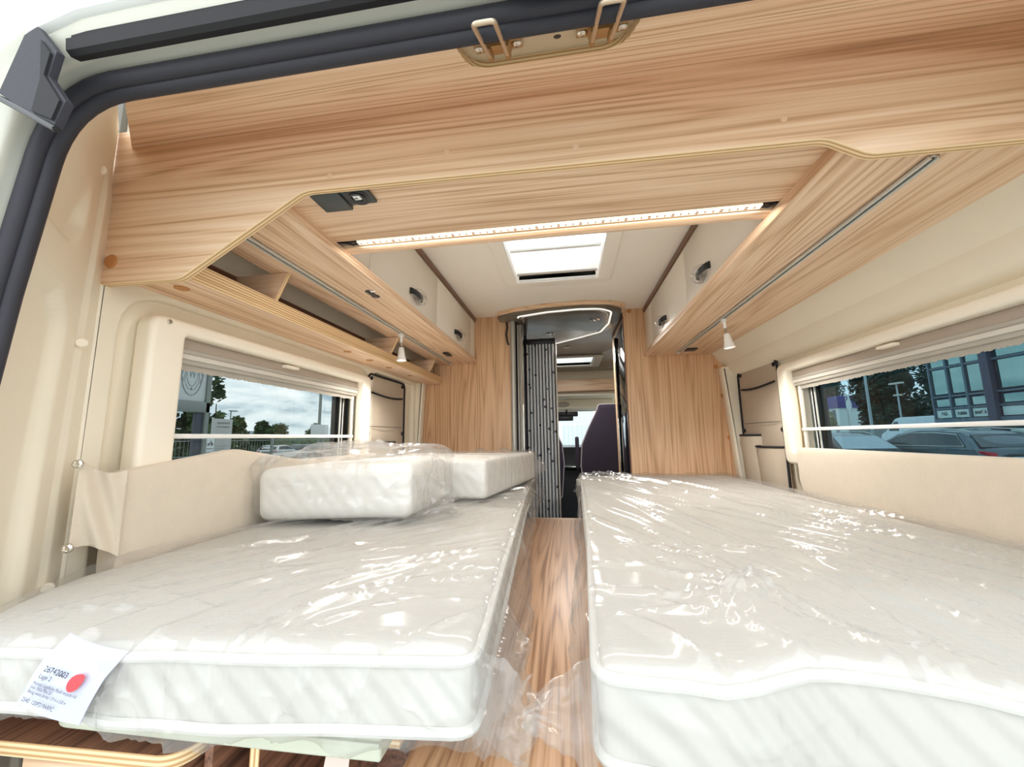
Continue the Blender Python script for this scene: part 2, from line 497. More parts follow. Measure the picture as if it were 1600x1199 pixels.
def mattress_mat(name, base, relief):
    m = bpy.data.materials.new(name); m.use_nodes = True
    t = m.node_tree; p = t.nodes['Principled BSDF']; Nn = t.nodes.new; Ll = t.links.new
    p.inputs['Base Color'].default_value = lin(base); p.inputs['Roughness'].default_value = 0.85
    tcn = Nn('ShaderNodeTexCoord')
    w1 = Nn('ShaderNodeTexWave'); w1.wave_type = 'BANDS'; w1.bands_direction = 'DIAGONAL'
    w1.inputs['Scale'].default_value = 14; w1.inputs['Distortion'].default_value = 3.2; w1.inputs['Detail'].default_value = 1; w1.inputs['Detail Scale'].default_value = .35
    w2 = Nn('ShaderNodeTexWave'); w2.wave_type = 'BANDS'; w2.bands_direction = 'X'; w2.inputs['Scale'].default_value = 40
    w3 = Nn('ShaderNodeTexWave'); w3.wave_type = 'BANDS'; w3.bands_direction = 'Y'; w3.inputs['Scale'].default_value = 40
    for w_ in (w1, w2, w3): Ll(tcn.outputs['Object'], w_.inputs['Vector'])
    geo = Nn('ShaderNodeNewGeometry'); sp = Nn('ShaderNodeSeparateXYZ'); Ll(geo.outputs['Normal'], sp.inputs[0])
    side = Nn('ShaderNodeMapRange'); side.inputs['From Min'].default_value = .75; side.inputs['From Max'].default_value = .2
    side.inputs['To Min'].default_value = 0.03; side.inputs['To Max'].default_value = 1.0
    Ll(sp.outputs[2], side.inputs['Value'])
    q = Nn('ShaderNodeMath'); q.operation = 'MULTIPLY'; Ll(w1.outputs['Fac'], q.inputs[0]); Ll(side.outputs[0], q.inputs[1])
    a = Nn('ShaderNodeMath'); a.operation = 'MULTIPLY'; Ll(w2.outputs['Fac'], a.inputs[0]); Ll(w3.outputs['Fac'], a.inputs[1])
    s = Nn('ShaderNodeMath'); s.operation = 'MULTIPLY_ADD'; s.inputs[1].default_value = 0.05; Ll(a.outputs[0], s.inputs[0]); Ll(q.outputs[0], s.inputs[2])
    b = Nn('ShaderNodeBump'); b.inputs['Strength'].default_value = relief; b.inputs['Distance'].default_value = 0.006
    Ll(s.outputs[0], b.inputs['Height']); Ll(b.outputs[0], p.inputs['Normal'])
    return m
MATT = mattress_mat('white knitted mattress cover', (198, 196, 190), 0.6)
MATC = mattress_mat('bright white cushion cover', (244, 243, 238), 0.16)
WELT = mat('white welt', (210, 209, 204), 0.85, var=0.01)

def pleat_mat():
    m = bpy.data.materials.new('silver grey pleated fabric with printed dots'); m.use_nodes = True
    t = m.node_tree; p = t.nodes['Principled BSDF']; Nn = t.nodes.new; Ll = t.links.new
    tcn = Nn('ShaderNodeTexCoord')
    mpn = Nn('ShaderNodeMapping'); mpn.inputs['Scale'].default_value = (1, .01, 1); Ll(tcn.outputs['Object'], mpn.inputs[0])
    v = Nn('ShaderNodeTexVoronoi'); v.inputs['Scale'].default_value = 19; v.inputs['Randomness'].default_value = 0.75; Ll(mpn.outputs[0], v.inputs['Vector'])
    r = Nn('ShaderNodeValToRGB'); r.color_ramp.interpolation = 'LINEAR'
    el = r.color_ramp.elements; el[0].position = 0.13; el[0].color = lin((62, 66, 84)); el[1].position = 0.17; el[1].color = lin((230, 233, 236))
    Ll(v.outputs['Distance'], r.inputs[0]); Ll(r.outputs[0], p.inputs['Base Color']); p.inputs['Roughness'].default_value = .45
    return m
PLEAT = pleat_mat()

def leaf_mat(name, a, b):
    m = bpy.data.materials.new(name); m.use_nodes = True
    t = m.node_tree; p = t.nodes['Principled BSDF']
    n = t.nodes.new('ShaderNodeTexNoise'); n.inputs['Scale'].default_value = 1.3
    tcn = t.nodes.new('ShaderNodeTexCoord'); t.links.new(tcn.outputs['Object'], n.inputs['Vector'])
    r = t.nodes.new('ShaderNodeValToRGB'); r.color_ramp.elements[0].color = lin(a); r.color_ramp.elements[1].color = lin(b)
    r.color_ramp.elements[0].position = .35; r.color_ramp.elements[1].position = .65
    t.links.new(n.outputs['Fac'], r.inputs[0]); t.links.new(r.outputs[0], p.inputs['Base Color']); p.inputs['Roughness'].default_value = .7
    return m
LEAF = leaf_mat('tree leaves', (34, 58, 34), (74, 100, 58))
LEAFD = leaf_mat('dark tree leaves', (22, 44, 40), (46, 74, 58))
BARK = mat('bark', (70, 58, 48), 0.9)

# ================================================================== SETTING: the van body
GZ = 0.28                                       # street level

# ground outside
gm = mat('pale paving', (182, 180, 174), 0.9, var=0.1, vscale=3, bump=0.2, bscale=90)
bm = bmesh.new(); bbox(bm, -80, 80, -40, 90, GZ - 0.2, GZ)
struct(bmobj('ground', bm, gm))

# side walls: pressed sheet with a window opening
def side_wall(name, s, prof, ys, hole, m):
    """prof: list of (x, z) from bottom to top, inner skin; hole (y0, y1, z0, z1)"""
    V = []; F = []
    ni = len(prof); nj = len(ys)
    for layer in (0, 1):
        for (x, z) in prof:
            for y in ys:
                V.append(((x if layer == 0 else 1.0) * s, y, z))
    def vi(l, i, j): return l * ni * nj + i * nj + j
    def inhole(i, j):
        zc = (prof[i][1] + prof[i + 1][1]) / 2; yc = (ys[j] + ys[j + 1]) / 2
        return hole[0] < yc < hole[1] and hole[2] < zc < hole[3]
    for i in range(ni - 1):
        for j in range(nj - 1):
            if inhole(i, j): continue
            F.append((vi(0, i, j), vi(0, i, j + 1), vi(0, i + 1, j + 1), vi(0, i + 1, j)))
            F.append((vi(1, i, j), vi(1, i + 1, j), vi(1, i + 1, j + 1), vi(1, i, j + 1)))
            for (di, dj, a, b) in ((-1, 0, (i, j), (i, j + 1)), (1, 0, (i + 1, j), (i + 1, j + 1)), (0, -1, (i, j), (i + 1, j)), (0, 1, (i, j + 1), (i + 1, j + 1))):
                p, q = i + di, j + dj
                if p < 0 or q < 0 or p >= ni - 1 or q >= nj - 1 or inhole(p, q):
                    F.append((vi(0, *a), vi(0, *b), vi(1, *b), vi(1, *a)))
    return struct(raw(name, V, F, m, angle=30))

WIN = (0.77, 1.60, 1.640, 1.965)
side_wall('wall_left', -1,
          [(0.955, 0.70), (0.955, 1.40), (0.95, 1.640), (0.945, 1.8), (0.94, 1.965), (0.935, 2.06), (0.915, 2.16), (0.86, 2.32), (0.74, 2.47), (0.60, 2.53)],
          [0.627, 0.70, 0.77, 1.0, 1.3, 1.60, 1.9, 2.30], WIN, CREAM)
WINR = (0.77, 1.70, 1.640, 1.965)
side_wall('wall_right', 1,
          [(0.955, 0.70), (0.955, 1.40), (0.95, 1.640), (0.945, 1.8), (0.94, 1.965), (0.932, 2.03), (0.905, 2.045), (0.888, 2.07), (0.884, 2.11), (0.868, 2.125), (0.84, 2.165), (0.80, 2.22), (0.76, 2.44), (0.60, 2.53)],
          [0.627, 0.70, 0.77, 1.0, 1.3, 1.70, 1.9, 2.30], WINR, CREAM)

# raised rim of the left wall with the rounded recess the window sits in
wl = bpy.data.objects['wall_left']
plate('window_surround', round_poly([(0.605, 1.30), (2.28, 1.30), (2.28, 2.09), (0.605, 2.09)], 0.01), -0.950, -0.918, 'yz', CREAM, wl,
      holes=[rrect(0.655, 1.70, 1.36, 2.045, 0.10, 8), rrect(1.72, 2.20, 1.36, 2.04, 0.03, 4)], bev=0.012, bres=3)

# ceiling with the hatch opening
HX0, HX1, HY0, HY1 = -0.222, 0.166, 1.36, 1.765
ce = struct(plate('ceiling', [(-0.80, 0.62), (0.80, 0.62), (0.80, 2.31), (-0.80, 2.31)], 2.472, 2.50, 'xy', CEILM, holes=[rrect(HX0, HX1, HY0, HY1, 0.012, 3)], bev=0.002))
h = thing('roof_hatch', 'square white roof skylight with a half drawn pleated blind above the beds', 'skylight', ((HX0 + HX1) / 2, (HY0 + HY1) / 2, 2.472))
plate('frame', rrect(-0.283, 0.226, 1.30, 1.825, 0.05, 6), 2.458, 2.472, 'xy', CEILM, h, holes=[rrect(HX0, HX1, HY0, HY1, 0.012, 3)], bev=0.006)
bm = bmesh.new()
for a in ((HX0 - .012, HX0, HY0 - .012, HY1 + .012), (HX1, HX1 + .012, HY0 - .012, HY1 + .012), (HX0, HX1, HY0 - .012, HY0), (HX0, HX1, HY1, HY1 + .012)):
    bbox(bm, *a, 2.46, 2.60)
bmobj('shaft', bm, WHITEP, h)
box('pane', HX0 - .04, HX1 + .04, HY0 - .04, HY1 + .04, 2.60, 2.606, GLASSH, h)
# pleated blind drawn over the far half
V = []; F = []
n = 18
for i in range(n + 1):
    y = 1.53 + (1.752 - 1.53) * i / n
    z = 2.502 + (0.007 if i % 2 else 0)
    V += [(HX0 + .006, y, z), (HX1 - .006, y, z)]
for i in range(n): F.append((2 * i, 2 * i + 1, 2 * i + 3, 2 * i + 2))
sh = mat('white pleated blind', (248, 236, 228), 0.8)
t_ = sh.node_tree; trn = t_.nodes.new('ShaderNodeBsdfTranslucent'); trn.inputs[0].default_value = (.95, .9, .86, 1)
ms = t_.nodes.new('ShaderNodeMixShader'); ms.inputs[0].default_value = .6
oo = t_.nodes['Material Output']; t_.links.new(t_.nodes['Principled BSDF'].outputs[0], ms.inputs[1]); t_.links.new(trn.outputs[0], ms.inputs[2]); t_.links.new(ms.outputs[0], oo.inputs[0])
raw('pleated_blind', V, F, sh, h, smooth=False)
box('blind_rail', HX0 + .004, HX1 - .004, 1.518, 1.534, 2.498, 2.512, WHITEP, h)
box('blind_rail', HX0 + .004, HX1 - .004, 1.748, 1.757, 2.490, 2.500, GREYPL, h)

# front partition (two oak panels either side of the passage)
wf = struct(empty('wall_front', (0, 2.30, 0.70)))
pl = plate('partition_panel', [(-0.965, 0.70), (-0.335, 0.70), (-0.335, 2.475), (-0.80, 2.475), (-0.93, 2.25)], 2.30, 2.318, 'xz', WZ, wf, edge=BROWN)
pr = plate('partition_panel', [(0.345, 0.70), (0.965, 0.70), (0.94, 2.12), (0.80, 2.475), (0.345, 2.475)], 2.30, 2.318, 'xz', WZ, wf, edge=BROWN)
for (x, z, par) in ((-0.915, 1.912, pl), (-0.905, 1.70, pl), (0.868, 1.934, pr), (0.885, 1.70, pr), (0.386, 2.458, pr), (0.845, 2.10, pr)):
    disc('cover_cap', (x, 2.301, z), 0.0125, (0, -1, 0), 0.003, CAPM, par)
tube('edge_strip', [(0.347, 2.301, 0.8), (0.347, 2.301, 2.43)], 0.004, BROWN, pr, 8)

# cream corner posts where the walls meet the partition
for k, (s, xt) in enumerate(((-1, 0.885), (1, 0.868))):
    o = plate('trim_%d' % (k + 1), round_poly([(s * 0.97, 1.35), (s * 0.905, 1.35), (s * (xt - .015), 2.09), (s * 0.97, 2.09)], 0.008), 2.235, 2.297, 'xz', CREAM, bev=0.014, bres=3)
    struct(o)

# the passage and cab beyond
struct(box('floor', -0.95, 0.95, 0.50, 6.0, 0.66, 0.70, TEALFL, bev=0))
cz = 2.49
hall = struct(plate('ceiling_hall', [(-0.95, 2.31), (0.95, 2.31), (0.95, 4.62), (-0.95, 4.62)], cz, cz + .03, 'xy', DARKCEIL, holes=[rrect(-0.34, 0.28, 3.74, 4.20, 0.02, 3)]))
bm = bmesh.new()
bbox(bm, -0.36, -0.34, 3.72, 4.22, cz, cz + .12); bbox(bm, 0.28, 0.30, 3.72, 4.22, cz, cz + .12)
bbox(bm, -0.34, 0.28, 3.72, 3.74, cz, cz + .12); bbox(bm, -0.34, 0.28, 4.20, 4.22, cz, cz + .12)
h2 = thing('roof_hatch', 'bright narrow roof skylight over the cab passage, seen through the doorway', 'skylight', (0, 3.97, cz))
bmobj('shaft', bm, WHITEP, h2)
plate('frame', rrect(-0.42, 0.36, 3.66, 4.28, 0.05, 5), cz - .012, cz, 'xy', GREYPL, h2, holes=[rrect(-0.34, 0.28, 3.74, 4.20, 0.02, 3)], bev=.005)
box('pane', -0.37, 0.31, 3.71, 4.23, cz + .12, cz + .126, GLASSH, h2)
for s in (-1, 1):
    struct(box('wall_hall_' + ('left' if s < 0 else 'right'), min(s * .95, s * 1.0), max(s * .95, s * 1.0), 2.32, 4.0, 0.70, 2.50, CREAM, bev=0))
# cab shell: roof, sides with open door windows, bulkhead under the windscreen
bm = bmesh.new()
bbox(bm, -1.0, 1.0, 4.62, 4.66, 2.24, 2.50)
bbox(bm, -1.0, 1.0, 4.62, 5.45, 2.20, 2.24)
bbox(bm, -1.0, 1.0, 5.40, 5.46, 2.06, 2.24)
for s in (-1, 1):
    bbox(bm, min(s * .93, s * 1.0), max(s * .93, s * 1.0), 4.0, 6.0, 0.66, 1.55)
    bbox(bm, min(s * .93, s * 1.0), max(s * .93, s * 1.0), 4.0, 4.35, 1.55, 2.5)
    bbox(bm, min(s * .93, s * 1.0), max(s * .93, s * 1.0), 5.35, 5.5, 1.55, 2.24)
    bbox(bm, min(s * .93, s * 1.0), max(s * .93, s * 1.0), 4.35, 5.35, 2.10, 2.24)
struct(bmobj('wall_cab', bm, CREAM))
# windscreen
V = [(-.93, 5.44, 2.08), (.93, 5.44, 2.08), (.93, 6.0, 1.50), (-.93, 6.0, 1.50)]
V = V + [(x, y + .006, z + .006) for x, y, z in V]
struct(raw('window_3', V, [(0, 1, 2, 3), (4, 5, 6, 7), (0, 1, 5, 4), (1, 2, 6, 5), (2, 3, 7, 6), (3, 0, 4, 7)], GLASSW, smooth=False))

# ================================================================== rear door opening
def arc_path(pts, rad, seg=10):
    out = [pts[0]]
    for i in range(1, len(pts) - 1):
        p = Vector(pts[i]); a = Vector(pts[i - 1]); b = Vector(pts[i + 1])
        r = rad[i - 1]
        da = (a - p); db = (b - p); la, lb = da.length, db.length; da.normalize(); db.normalize()
        ang = da.angle(db); d = min(r / math.tan(ang / 2), la * .48, lb * .48)
        s = p + da * d; t = p + db * d
        for k in range(seg + 1):
            u = k / seg; q = s * (1 - u) ** 2 + p * 2 * u * (1 - u) + t * u ** 2
            out.append((q.x, q.y))
    out.append(pts[-1])
    return out
LEFT = [(-0.815, 0.95), (-0.800, 1.60), (-0.762, 1.93), (-0.715, 2.222)]
RING = arc_path(LEFT + [(x * -1, z) for x, z in LEFT[::-1]], [0.4, 0.5, 0.115, 0.115, 0.5, 0.4], 12)
# resample evenly
def resample(pts, step):
    P = [Vector(p) for p in pts]; d = [0]
    for i in range(1, len(P)): d.append(d[-1] + (P[i] - P[i - 1]).length)
    n = max(2, int(d[-1] / step)); out = []; j = 0
    for k in range(n + 1):
        s = d[-1] * k / n
        while j < len(P) - 2 and d[j + 1] < s: j += 1
        u = (s - d[j]) / max(1e-9, d[j + 1] - d[j]); out.append(P[j].lerp(P[j + 1], min(1, max(0, u))))
    return out
RING = resample(RING, 0.02)
def normals(path):
    out = []
    for i in range(len(path)):
        t = (path[min(i + 1, len(path) - 1)] - path[max(i - 1, 0)]).normalized()
        out.append(Vector((-t.y, t.x)))                     # outward (path runs up the left side and over)
    return out
RN = normals(RING)
def sweep(name, prof, closed, m, parent=None, i0=0, i1=None, path=RING, nrm=RN, smooth=True, angle=50):
    i1 = len(path) if i1 is None else i1
    V = []; F = []; k = len(prof)
    for i in range(i0, i1):
        for (n, y) in prof: q = path[i] + nrm[i] * n; V.append((q.x, y, q.y))
    for i in range(i1 - i0 - 1):
        for j in range(k if closed else k - 1):
            a = i * k + j; b = i * k + (j + 1) % k
            F.append((a, b, b + k, a + k))
    return raw(name, V, F, m, parent, smooth, angle)
def ring_prof(cn, cy, rn, ry, seg=12):
    return [(cn + rn * math.cos(2 * math.pi * k / seg), cy + ry * math.sin(2 * math.pi * k / seg)) for k in range(seg)]
seal = thing('door_seal', 'dark rubber weather seal looping around the rear door opening', 'door seal', (0, 0.42, 0.95))
sweep('outer_bulb', ring_prof(0.0125, 0.399, 0.0115, 0.011), True, RUBBER, seal)
sweep('inner_lip', ring_prof(0.0035, 0.411, 0.0095, 0.010), True, RUBBER, seal)
sweep('groove', [(0.024, 0.420), (0.024, 0.404), (0.008, 0.404), (0.006, 0.420)], True, RUBBER2, seal)
# painted flange outside the seal, and the outer skin of the rear pillar and roof edge
struct(sweep('trim_3', [(0.018, 0.414), (0.024, 0.402), (0.026, 0.382), (0.023, 0.374), (0.027, 0.367), (0.046, 0.365), (0.050, 0.359), (0.072, 0.358), (0.076, 0.352), (0.110, 0.352), (0.122, 0.360), (0.126, 0.395)], False, GREYP, angle=60))
bar = thing('drip_rail', 'dark plastic gutter strip along the top of the rear door opening', 'gutter strip', (0, 0.36, 2.26))
n0 = 0
top = [(x, z) for x, z in ((-0.640, 2.243), (-0.3, 2.246), (0.0, 2.248), (0.64, 2.243))]
V = []; F = []
sec = [(0.374, -0.004), (0.364, -0.008), (0.358, -0.004), (0.356, 0.012), (0.361, 0.018), (0.360, 0.044), (0.374, 0.046)]
xs = np.linspace(-0.648, 0.648, 40)
for x in xs:
    for (y, dz) in sec: V.append((x, y, 2.246 + dz))
for i in range(39):
    for j in range(7):
        a = i * 7 + j; b = i * 7 + (j + 1) % 7; F.append((a, b, b + 7, a + 7))
F.append(tuple(range(7))); F.append(tuple(39 * 7 + j for j in range(7)))
raw('rail', V, F, mat('dark gutter plastic', (24, 23, 27), .75), bar)
# white roof edge above it
V = []; F = []
sec = [(0.392, 2.290), (0.356, 2.290), (0.350, 2.294), (0.350, 2.302), (0.360, 2.312), (0.60, 2.56), (0.60, 2.54)]
for x in np.linspace(-0.705, 0.705, 20):
    for y, z in sec: V.append((x, y, z - 0.02 * max(0, (abs(x) - .6) / .1) ** 2))
k = len(sec)
for i in range(19):
    for j in range(k - 1):
        a = i * k + j; F.append((a, a + 1, a + 1 + k, a + k))
struct(raw('trim_4', V, F, WHITE))
# roof skin over everything
struct(plate('ceiling_roof_skin', [(-0.97, 0.56), (0.97, 0.56), (0.97, 4.7), (-0.97, 4.7)], 2.545, 2.575, 'xy', WHITE,
             holes=[rrect(HX0 - .02, HX1 + .02, HY0 - .02, HY1 + .02, .02, 3), rrect(-0.37, 0.31, 3.71, 4.23, .02, 3)]))
# black corner block of the door hinge
blk = thing('hinge_cover', 'black angular plastic hinge cover at the upper corner of the door opening', 'hinge cover', (-0.66, 0.345, 2.2))
def prism(name, pts, y0, y1, m, parent, shrink=0.9):
    cx = sum(p[0] for p in pts) / len(pts); czz = sum(p[1] for p in pts) / len(pts)
    V = [(cx + (x - cx) * shrink, y0, czz + (z - czz) * shrink) for x, z in pts] + [(x, y0 + .006, z) for x, z in pts] + [(x, y1, z) for x, z in pts]
    k = len(pts); F = [tuple(range(k)), tuple(range(2 * k, 3 * k))]
    for l in (0, 1):
        for i in range(k): F.append((l * k + i, l * k + (i + 1) % k, (l + 1) * k + (i + 1) % k, (l + 1) * k + i))
    return raw(name, V, F, m, parent, angle=25)
prism('cover', [(-0.726, 2.178), (-0.700, 2.262), (-0.680, 2.272), (-0.640, 2.226), (-0.646, 2.190), (-0.612, 2.148), (-0.624, 2.116), (-0.682, 2.148)], 0.346, 0.354, RUBBER, blk, 0.985)
prism('cover_face', [(-0.665, 2.245), (-0.646, 2.222), (-0.650, 2.190), (-0.618, 2.148), (-0.626, 2.122), (-0.660, 2.139), (-0.655, 2.185)], 0.343, 0.350, mat('dark gutter plastic', (24, 23, 27), .75), blk, 0.99)
tube('cover_edge', [(-0.735, 0.350, 2.178), (-0.684, 0.348, 2.148), (-0.624, 0.348, 2.112)], 0.004, BLACKP, blk, 8)
# small bracket at the top centre
brk = thing('door_catch', 'small black catch bracket with a screw above the metal loops', 'catch', (-0.03, 0.36, 2.215))
box('bracket', -0.048, 0.10, 0.345, 0.3555, 2.195, 2.240, RUBBER2, brk, .003)
disc('screw', (-0.040, 0.3455, 2.206), 0.0042, (0, -1, -.2), 0.003, CHROME, brk, 10)

# cream inner pillar between seal and side wall, with pressed hollows
def pillar(name, s):
    nz, ns = 150, 46
    left = [p for p in RING if p.x < 0]
    i_end = max(i for i, p in enumerate(left) if p.x < -0.635)
    A = resample(left[:i_end + 1], 0.008)
    zz = np.linspace(0, 1, nz); V = []; F = []
    for u in zz:
        a = A[min(len(A) - 1, int(round(u * (len(A) - 1))))]
        bz = 0.95 + (2.385 - 0.95) * u
        b = Vector((-0.926, 0.6095, bz)); aa = Vector((a.x + 0.003, 0.413, a.y))
        for v in np.linspace(0, 1, ns):
            p = aa.lerp(b, v)
            z = p.z
            d = 0.0
            def pocket(z0, z1, v1, dep, rz=0.022, rv=0.075):
                fz = sstep(z0, z0 + rz, z) * (1 - sstep(z1 - rz, z1, z))
                # rounded corner: pull the side in near the ends
                vv = v1 - 0.16 * (1 - sstep(z0, z0 + .06, z)) - 0.16 * sstep(z1 - .07, z1, z)
                fv = (1 - sstep(vv - rv, vv, v)) * sstep(.02, .12, v) * (1 - sstep(2.10, 2.2, z))
                return dep * fz * fv
            d += pocket(2.055, 2.40, 0.62, 0.018) + pocket(1.00, 1.985, 0.64, 0.018)
            p = p + Vector((-0.80, -0.60, 0)) * d + Vector((0.80, 0.60, 0)) * (0.006 * sstep(0.80, 0.83, v) * (1 - sstep(2.2, 2.3, z)))
            V.append((s * -p.x if s > 0 else p.x, p.y, p.z))
    for i in range(nz - 1):
        for j in range(ns - 1):
            a = i * ns + j; F.append((a, a + 1, a + 1 + ns, a + ns))
    return struct(raw(name, V, F, CREAM, angle=60))
pillar('trim_5', -1); pillar('trim_6', 1)
for s_ in (-1, 1):
    struct(box('trim_7' if s_ < 0 else 'trim_8', min(s_ * .93, s_ * .995), max(s_ * .93, s_ * .995), .614, .6255, 2.20, 2.545, mat('grey primer', (112, 108, 100), .6), bev=.001))
tr5 = bpy.data.objects['trim_5']
for (x, y, z) in ((-0.888, 0.575, 1.905), (-0.893, 0.580, 1.475), (-0.870, 0.555, 2.24)):
    disc('push_clip', (x, y, z), 0.0085, (0.62, -0.78, 0), 0.006, CREAMP, tr5, 14)

# ================================================================== rear overhead cabinet
FY = 0.61
rc = thing('rear_overhead_cabinet', 'oak veneered cabinet spanning the rear opening above the beds, with a scalloped lower edge', 'cabinet', (0, FY, 2.19))
fas = [(-0.928, 2.036), (-0.748, 2.036), (-0.712, 2.045), (-0.500, 2.178), (-0.480, 2.187), (0.395, 2.177), (0.425, 2.172), (0.470, 2.147), (0.500, 2.142), (0.935, 2.142), (0.935, 2.335), (-0.928, 2.365)]
fr = [0.0, 0.10, 0.0, 0.06, 0.0, 0.04, 0.04, 0.04, 0.04, 0.0, 0.0, 0.0]
fas2 = [(-0.928, 2.036), (-0.738, 2.034), (-0.484, 2.191), (0.418, 2.178), (0.476, 2.143), (0.935, 2.140), (0.935, 2.345), (-0.928, 2.375)]
plate('fascia', round_poly(fas2, [0, 0.05, 0.06, 0.05, 0.05, 0, 0, 0], 8), FY, FY + 0.016, 'xz', WX, rc, edge=PLY, bev=0.0012)
# sloping upper panel with the cut-out for the door strikers
PS = 0.50
def pz(y): return 2.247 + (y - 0.44) * PS
notch = round_poly([(-0.134, 0.436), (-0.128, 0.505), (0.098, 0.505), (0.112, 0.436)], [0, 0.05, 0.05, 0], 8)
outl = [(-0.90, 0.62), (-0.66, 0.436)] + notch + [(0.66, 0.436), (0.90, 0.62)]
xf = Matrix(((1, 0, 0, 0), (0, 1, 0, 0), (0, PS, 1, pz(0)), (0, 0, 0, 1)))
plate('upper_panel', outl, 0.0, 0.016, 'xy', WX, rc, edge=PLY, bev=0.001, xform=xf)
plate('upper_panel_backing', [(-0.90, 0.62), (-0.66, 0.436), (0.66, 0.436), (0.90, 0.62)], 0.019, 0.022, 'xy', CREAM, rc, bev=0.0005, xform=xf)
# underside, groove and front lip
UZ = 2.200
plate('bottom_board', [(-0.56, FY + .016), (0.47, FY + .016), (0.47, 0.815), (-0.56, 0.815)], UZ, UZ + .015, 'xy', WX, rc, bev=.001)
box('groove_back', -0.56, 0.47, 0.815, 0.848, UZ + .014, UZ + .024, BLACKP, rc, 0)
plate('front_lip', [(-0.56, 0.848), (0.47, 0.848), (0.47, 0.880), (-0.56, 0.880)], UZ - 0.001, 2.47, 'xy', WX, rc, bev=.001)
for x, z in ((-0.43, 2.215), (0.03, 2.215), (0.36, 2.22), (-0.20, 2.235)):
    disc('screw_cap', (x, FY + .0005, z), 0.0055, (0, -1, 0), 0.0015, mat('wood tone cap', (228, 198, 168), .5), rc, 14)
disc('cover_cap', (-0.900, FY + .0005, 2.083), 0.0145, (0, -1, 0), 0.003, CAPM, rc, 20)
# led tape in the groove
led = thing('led_strip', 'thin led light strip with tiny chips set under the rear oak cabinet', 'light strip', (0, 0.831, UZ))
box('tape', -0.498, 0.425, 0.822, 0.838, UZ - .0005, UZ + .004, LEDM, led, .0004)
lamp('strip_light', 'AREA', (-0.0365, 0.830, UZ - .004), 1.4, led, (0.92, 0.014), (0, .35, -1))
bm = bmesh.new(); x = -0.49; k = 0
while x < 0.42:
    if k % 3 == 2: bbox(bm, x - .003, x + .003, .826, .829, UZ - .0012, UZ); bbox(bm, x - .003, x + .003, .832, .835, UZ - .0012, UZ)
    else: bbox(bm, x - .001, x + .001, .827, .834, UZ - .0012, UZ)
    x += .0167; k += 1
tag(bmobj('chips', bm, mat('led chip', (150, 96, 70), .6), led), kind='stuff')
tube('cable', [(-0.498, 0.83, UZ + .001), (-0.51, 0.83, UZ - .002), (-0.53, 0.826, UZ + .002), (-0.545, 0.828, UZ + .006)], 0.003, BLACKP, led, 8)
tube('cable', [(0.425, 0.83, UZ + .001), (0.437, 0.83, UZ - .002), (0.452, 0.826, UZ + .003)], 0.003, BLACKP, led, 8)
# power socket panel under the cabinet
so_ = thing('power_socket', 'charcoal socket panel with round usb outlet under the rear oak cabinet', 'socket', (-0.43, 0.65, UZ))
bm = bmesh.new(); bbox(bm, -0.484, -0.424, 0.627, 0.684, UZ - .010, UZ, .002); bmobj('blank_cover', bm, CHAR, so_)
bm = bmesh.new(); bbox(bm, -0.423, -0.366, 0.627, 0.674, UZ - .006, UZ, .002); bmobj('outlet_plate', bm, CHAR, so_)
V, F = lathe_geo((-0.396, 0.650, UZ - .006), (0, 0, -1), [(.024, 0), (.024, .0015), (.021, .002), (.019, .001), (.0155, .001), (.015, .003), (.012, .003), (.011, .001)], 28)
raw('outlet_ring', V, F, BLACKP, so_)
box('usb_port', -0.4035, -0.3885, 0.644, 0.656, UZ - .0085, UZ - .006, WHITEP, so_, .0008)
box('usb_tongue', -0.4015, -0.395, 0.6485, 0.651, UZ - .0092, UZ - .0083, CHAR, so_, 0)

# striker plate in the notch
sp = thing('striker_plate', 'beige metal mounting plate with a hole between the door loops', 'metal plate', (0, 0.47, 2.262))
plate('plate', rrect(-0.150, 0.130, 0.430, 0.515, 0.03), 0.012, 0.0145, 'xy', mat('beige coated metal', (196, 180, 152), .45, metal=.1), sp, bev=.0005, xform=xf)
disc('hole', (0.004, 0.470, pz(0.470) + .0122), 0.0055, (0, PS, -1), 0.0006, BLACKP, sp, 14)
def striker(x0, lab):
    t = thing('door_striker', lab, 'door striker', (x0, 0.462, 2.26), 'door strikers over the rear opening')
    bm = bmesh.new()
    bbox(bm, x0 - .034, x0 + .034, .448, .476, .007, .011, .0015)
    bbox(bm, x0 - .0185, x0 + .0185, .4495, .4745, -.001, .007, .003)
    bmesh.ops.transform(bm, matrix=xf, verts=bm.verts)
    bmobj('base_plate', bm, ZINC, t)
    for sx in (-1, 1):
        x = x0 + sx * .0125
        bm = bmesh.new(); bbox(bm, x - .0042, x + .0042, .447, .481, -.006, .004, .0025)
        bmesh.ops.transform(bm, matrix=xf, verts=bm.verts); bmobj('boss', bm, ZINC, t)
        y = .462; c = (x0 + sx * .0268, y, pz(y) + .008)
        V, F = lathe_geo(c, (0, PS, -1), [(.0078, -.001), (.0075, .0025), (.005, .0048), (.0022, .0052), (.0018, .003), (0.0001, .003)], 14)
        raw('screw', V, F, CHROME, t)
    yb = .466; zb = pz(yb) - .006; tip = .366
    a = Vector((x0 - .0125, yb, zb)); b = Vector((x0 - .0125, tip, zb - .069)); c = Vector((x0 + .0125, tip, zb - .069)); d = Vector((x0 + .0125, yb, zb))
    pts = [a]
    for p0, p1, p2 in ((a, b, c), (b, c, d)):
        s = p1 + (p0 - p1).normalized() * .007; e_ = p1 + (p2 - p1).normalized() * .007
        for k in range(6):
            u = k / 5; pts.append(s * (1 - u) ** 2 + p1 * 2 * u * (1 - u) + e_ * u * u)
    pts.append(d)
    tube('loop', pts, .0029, LOOPM, t, 10)
striker(-0.079, 'zinc striker with wire loop near the screw of the black catch bracket')
striker(0.064, 'zinc striker with wire loop at the far right end of the beige plate')

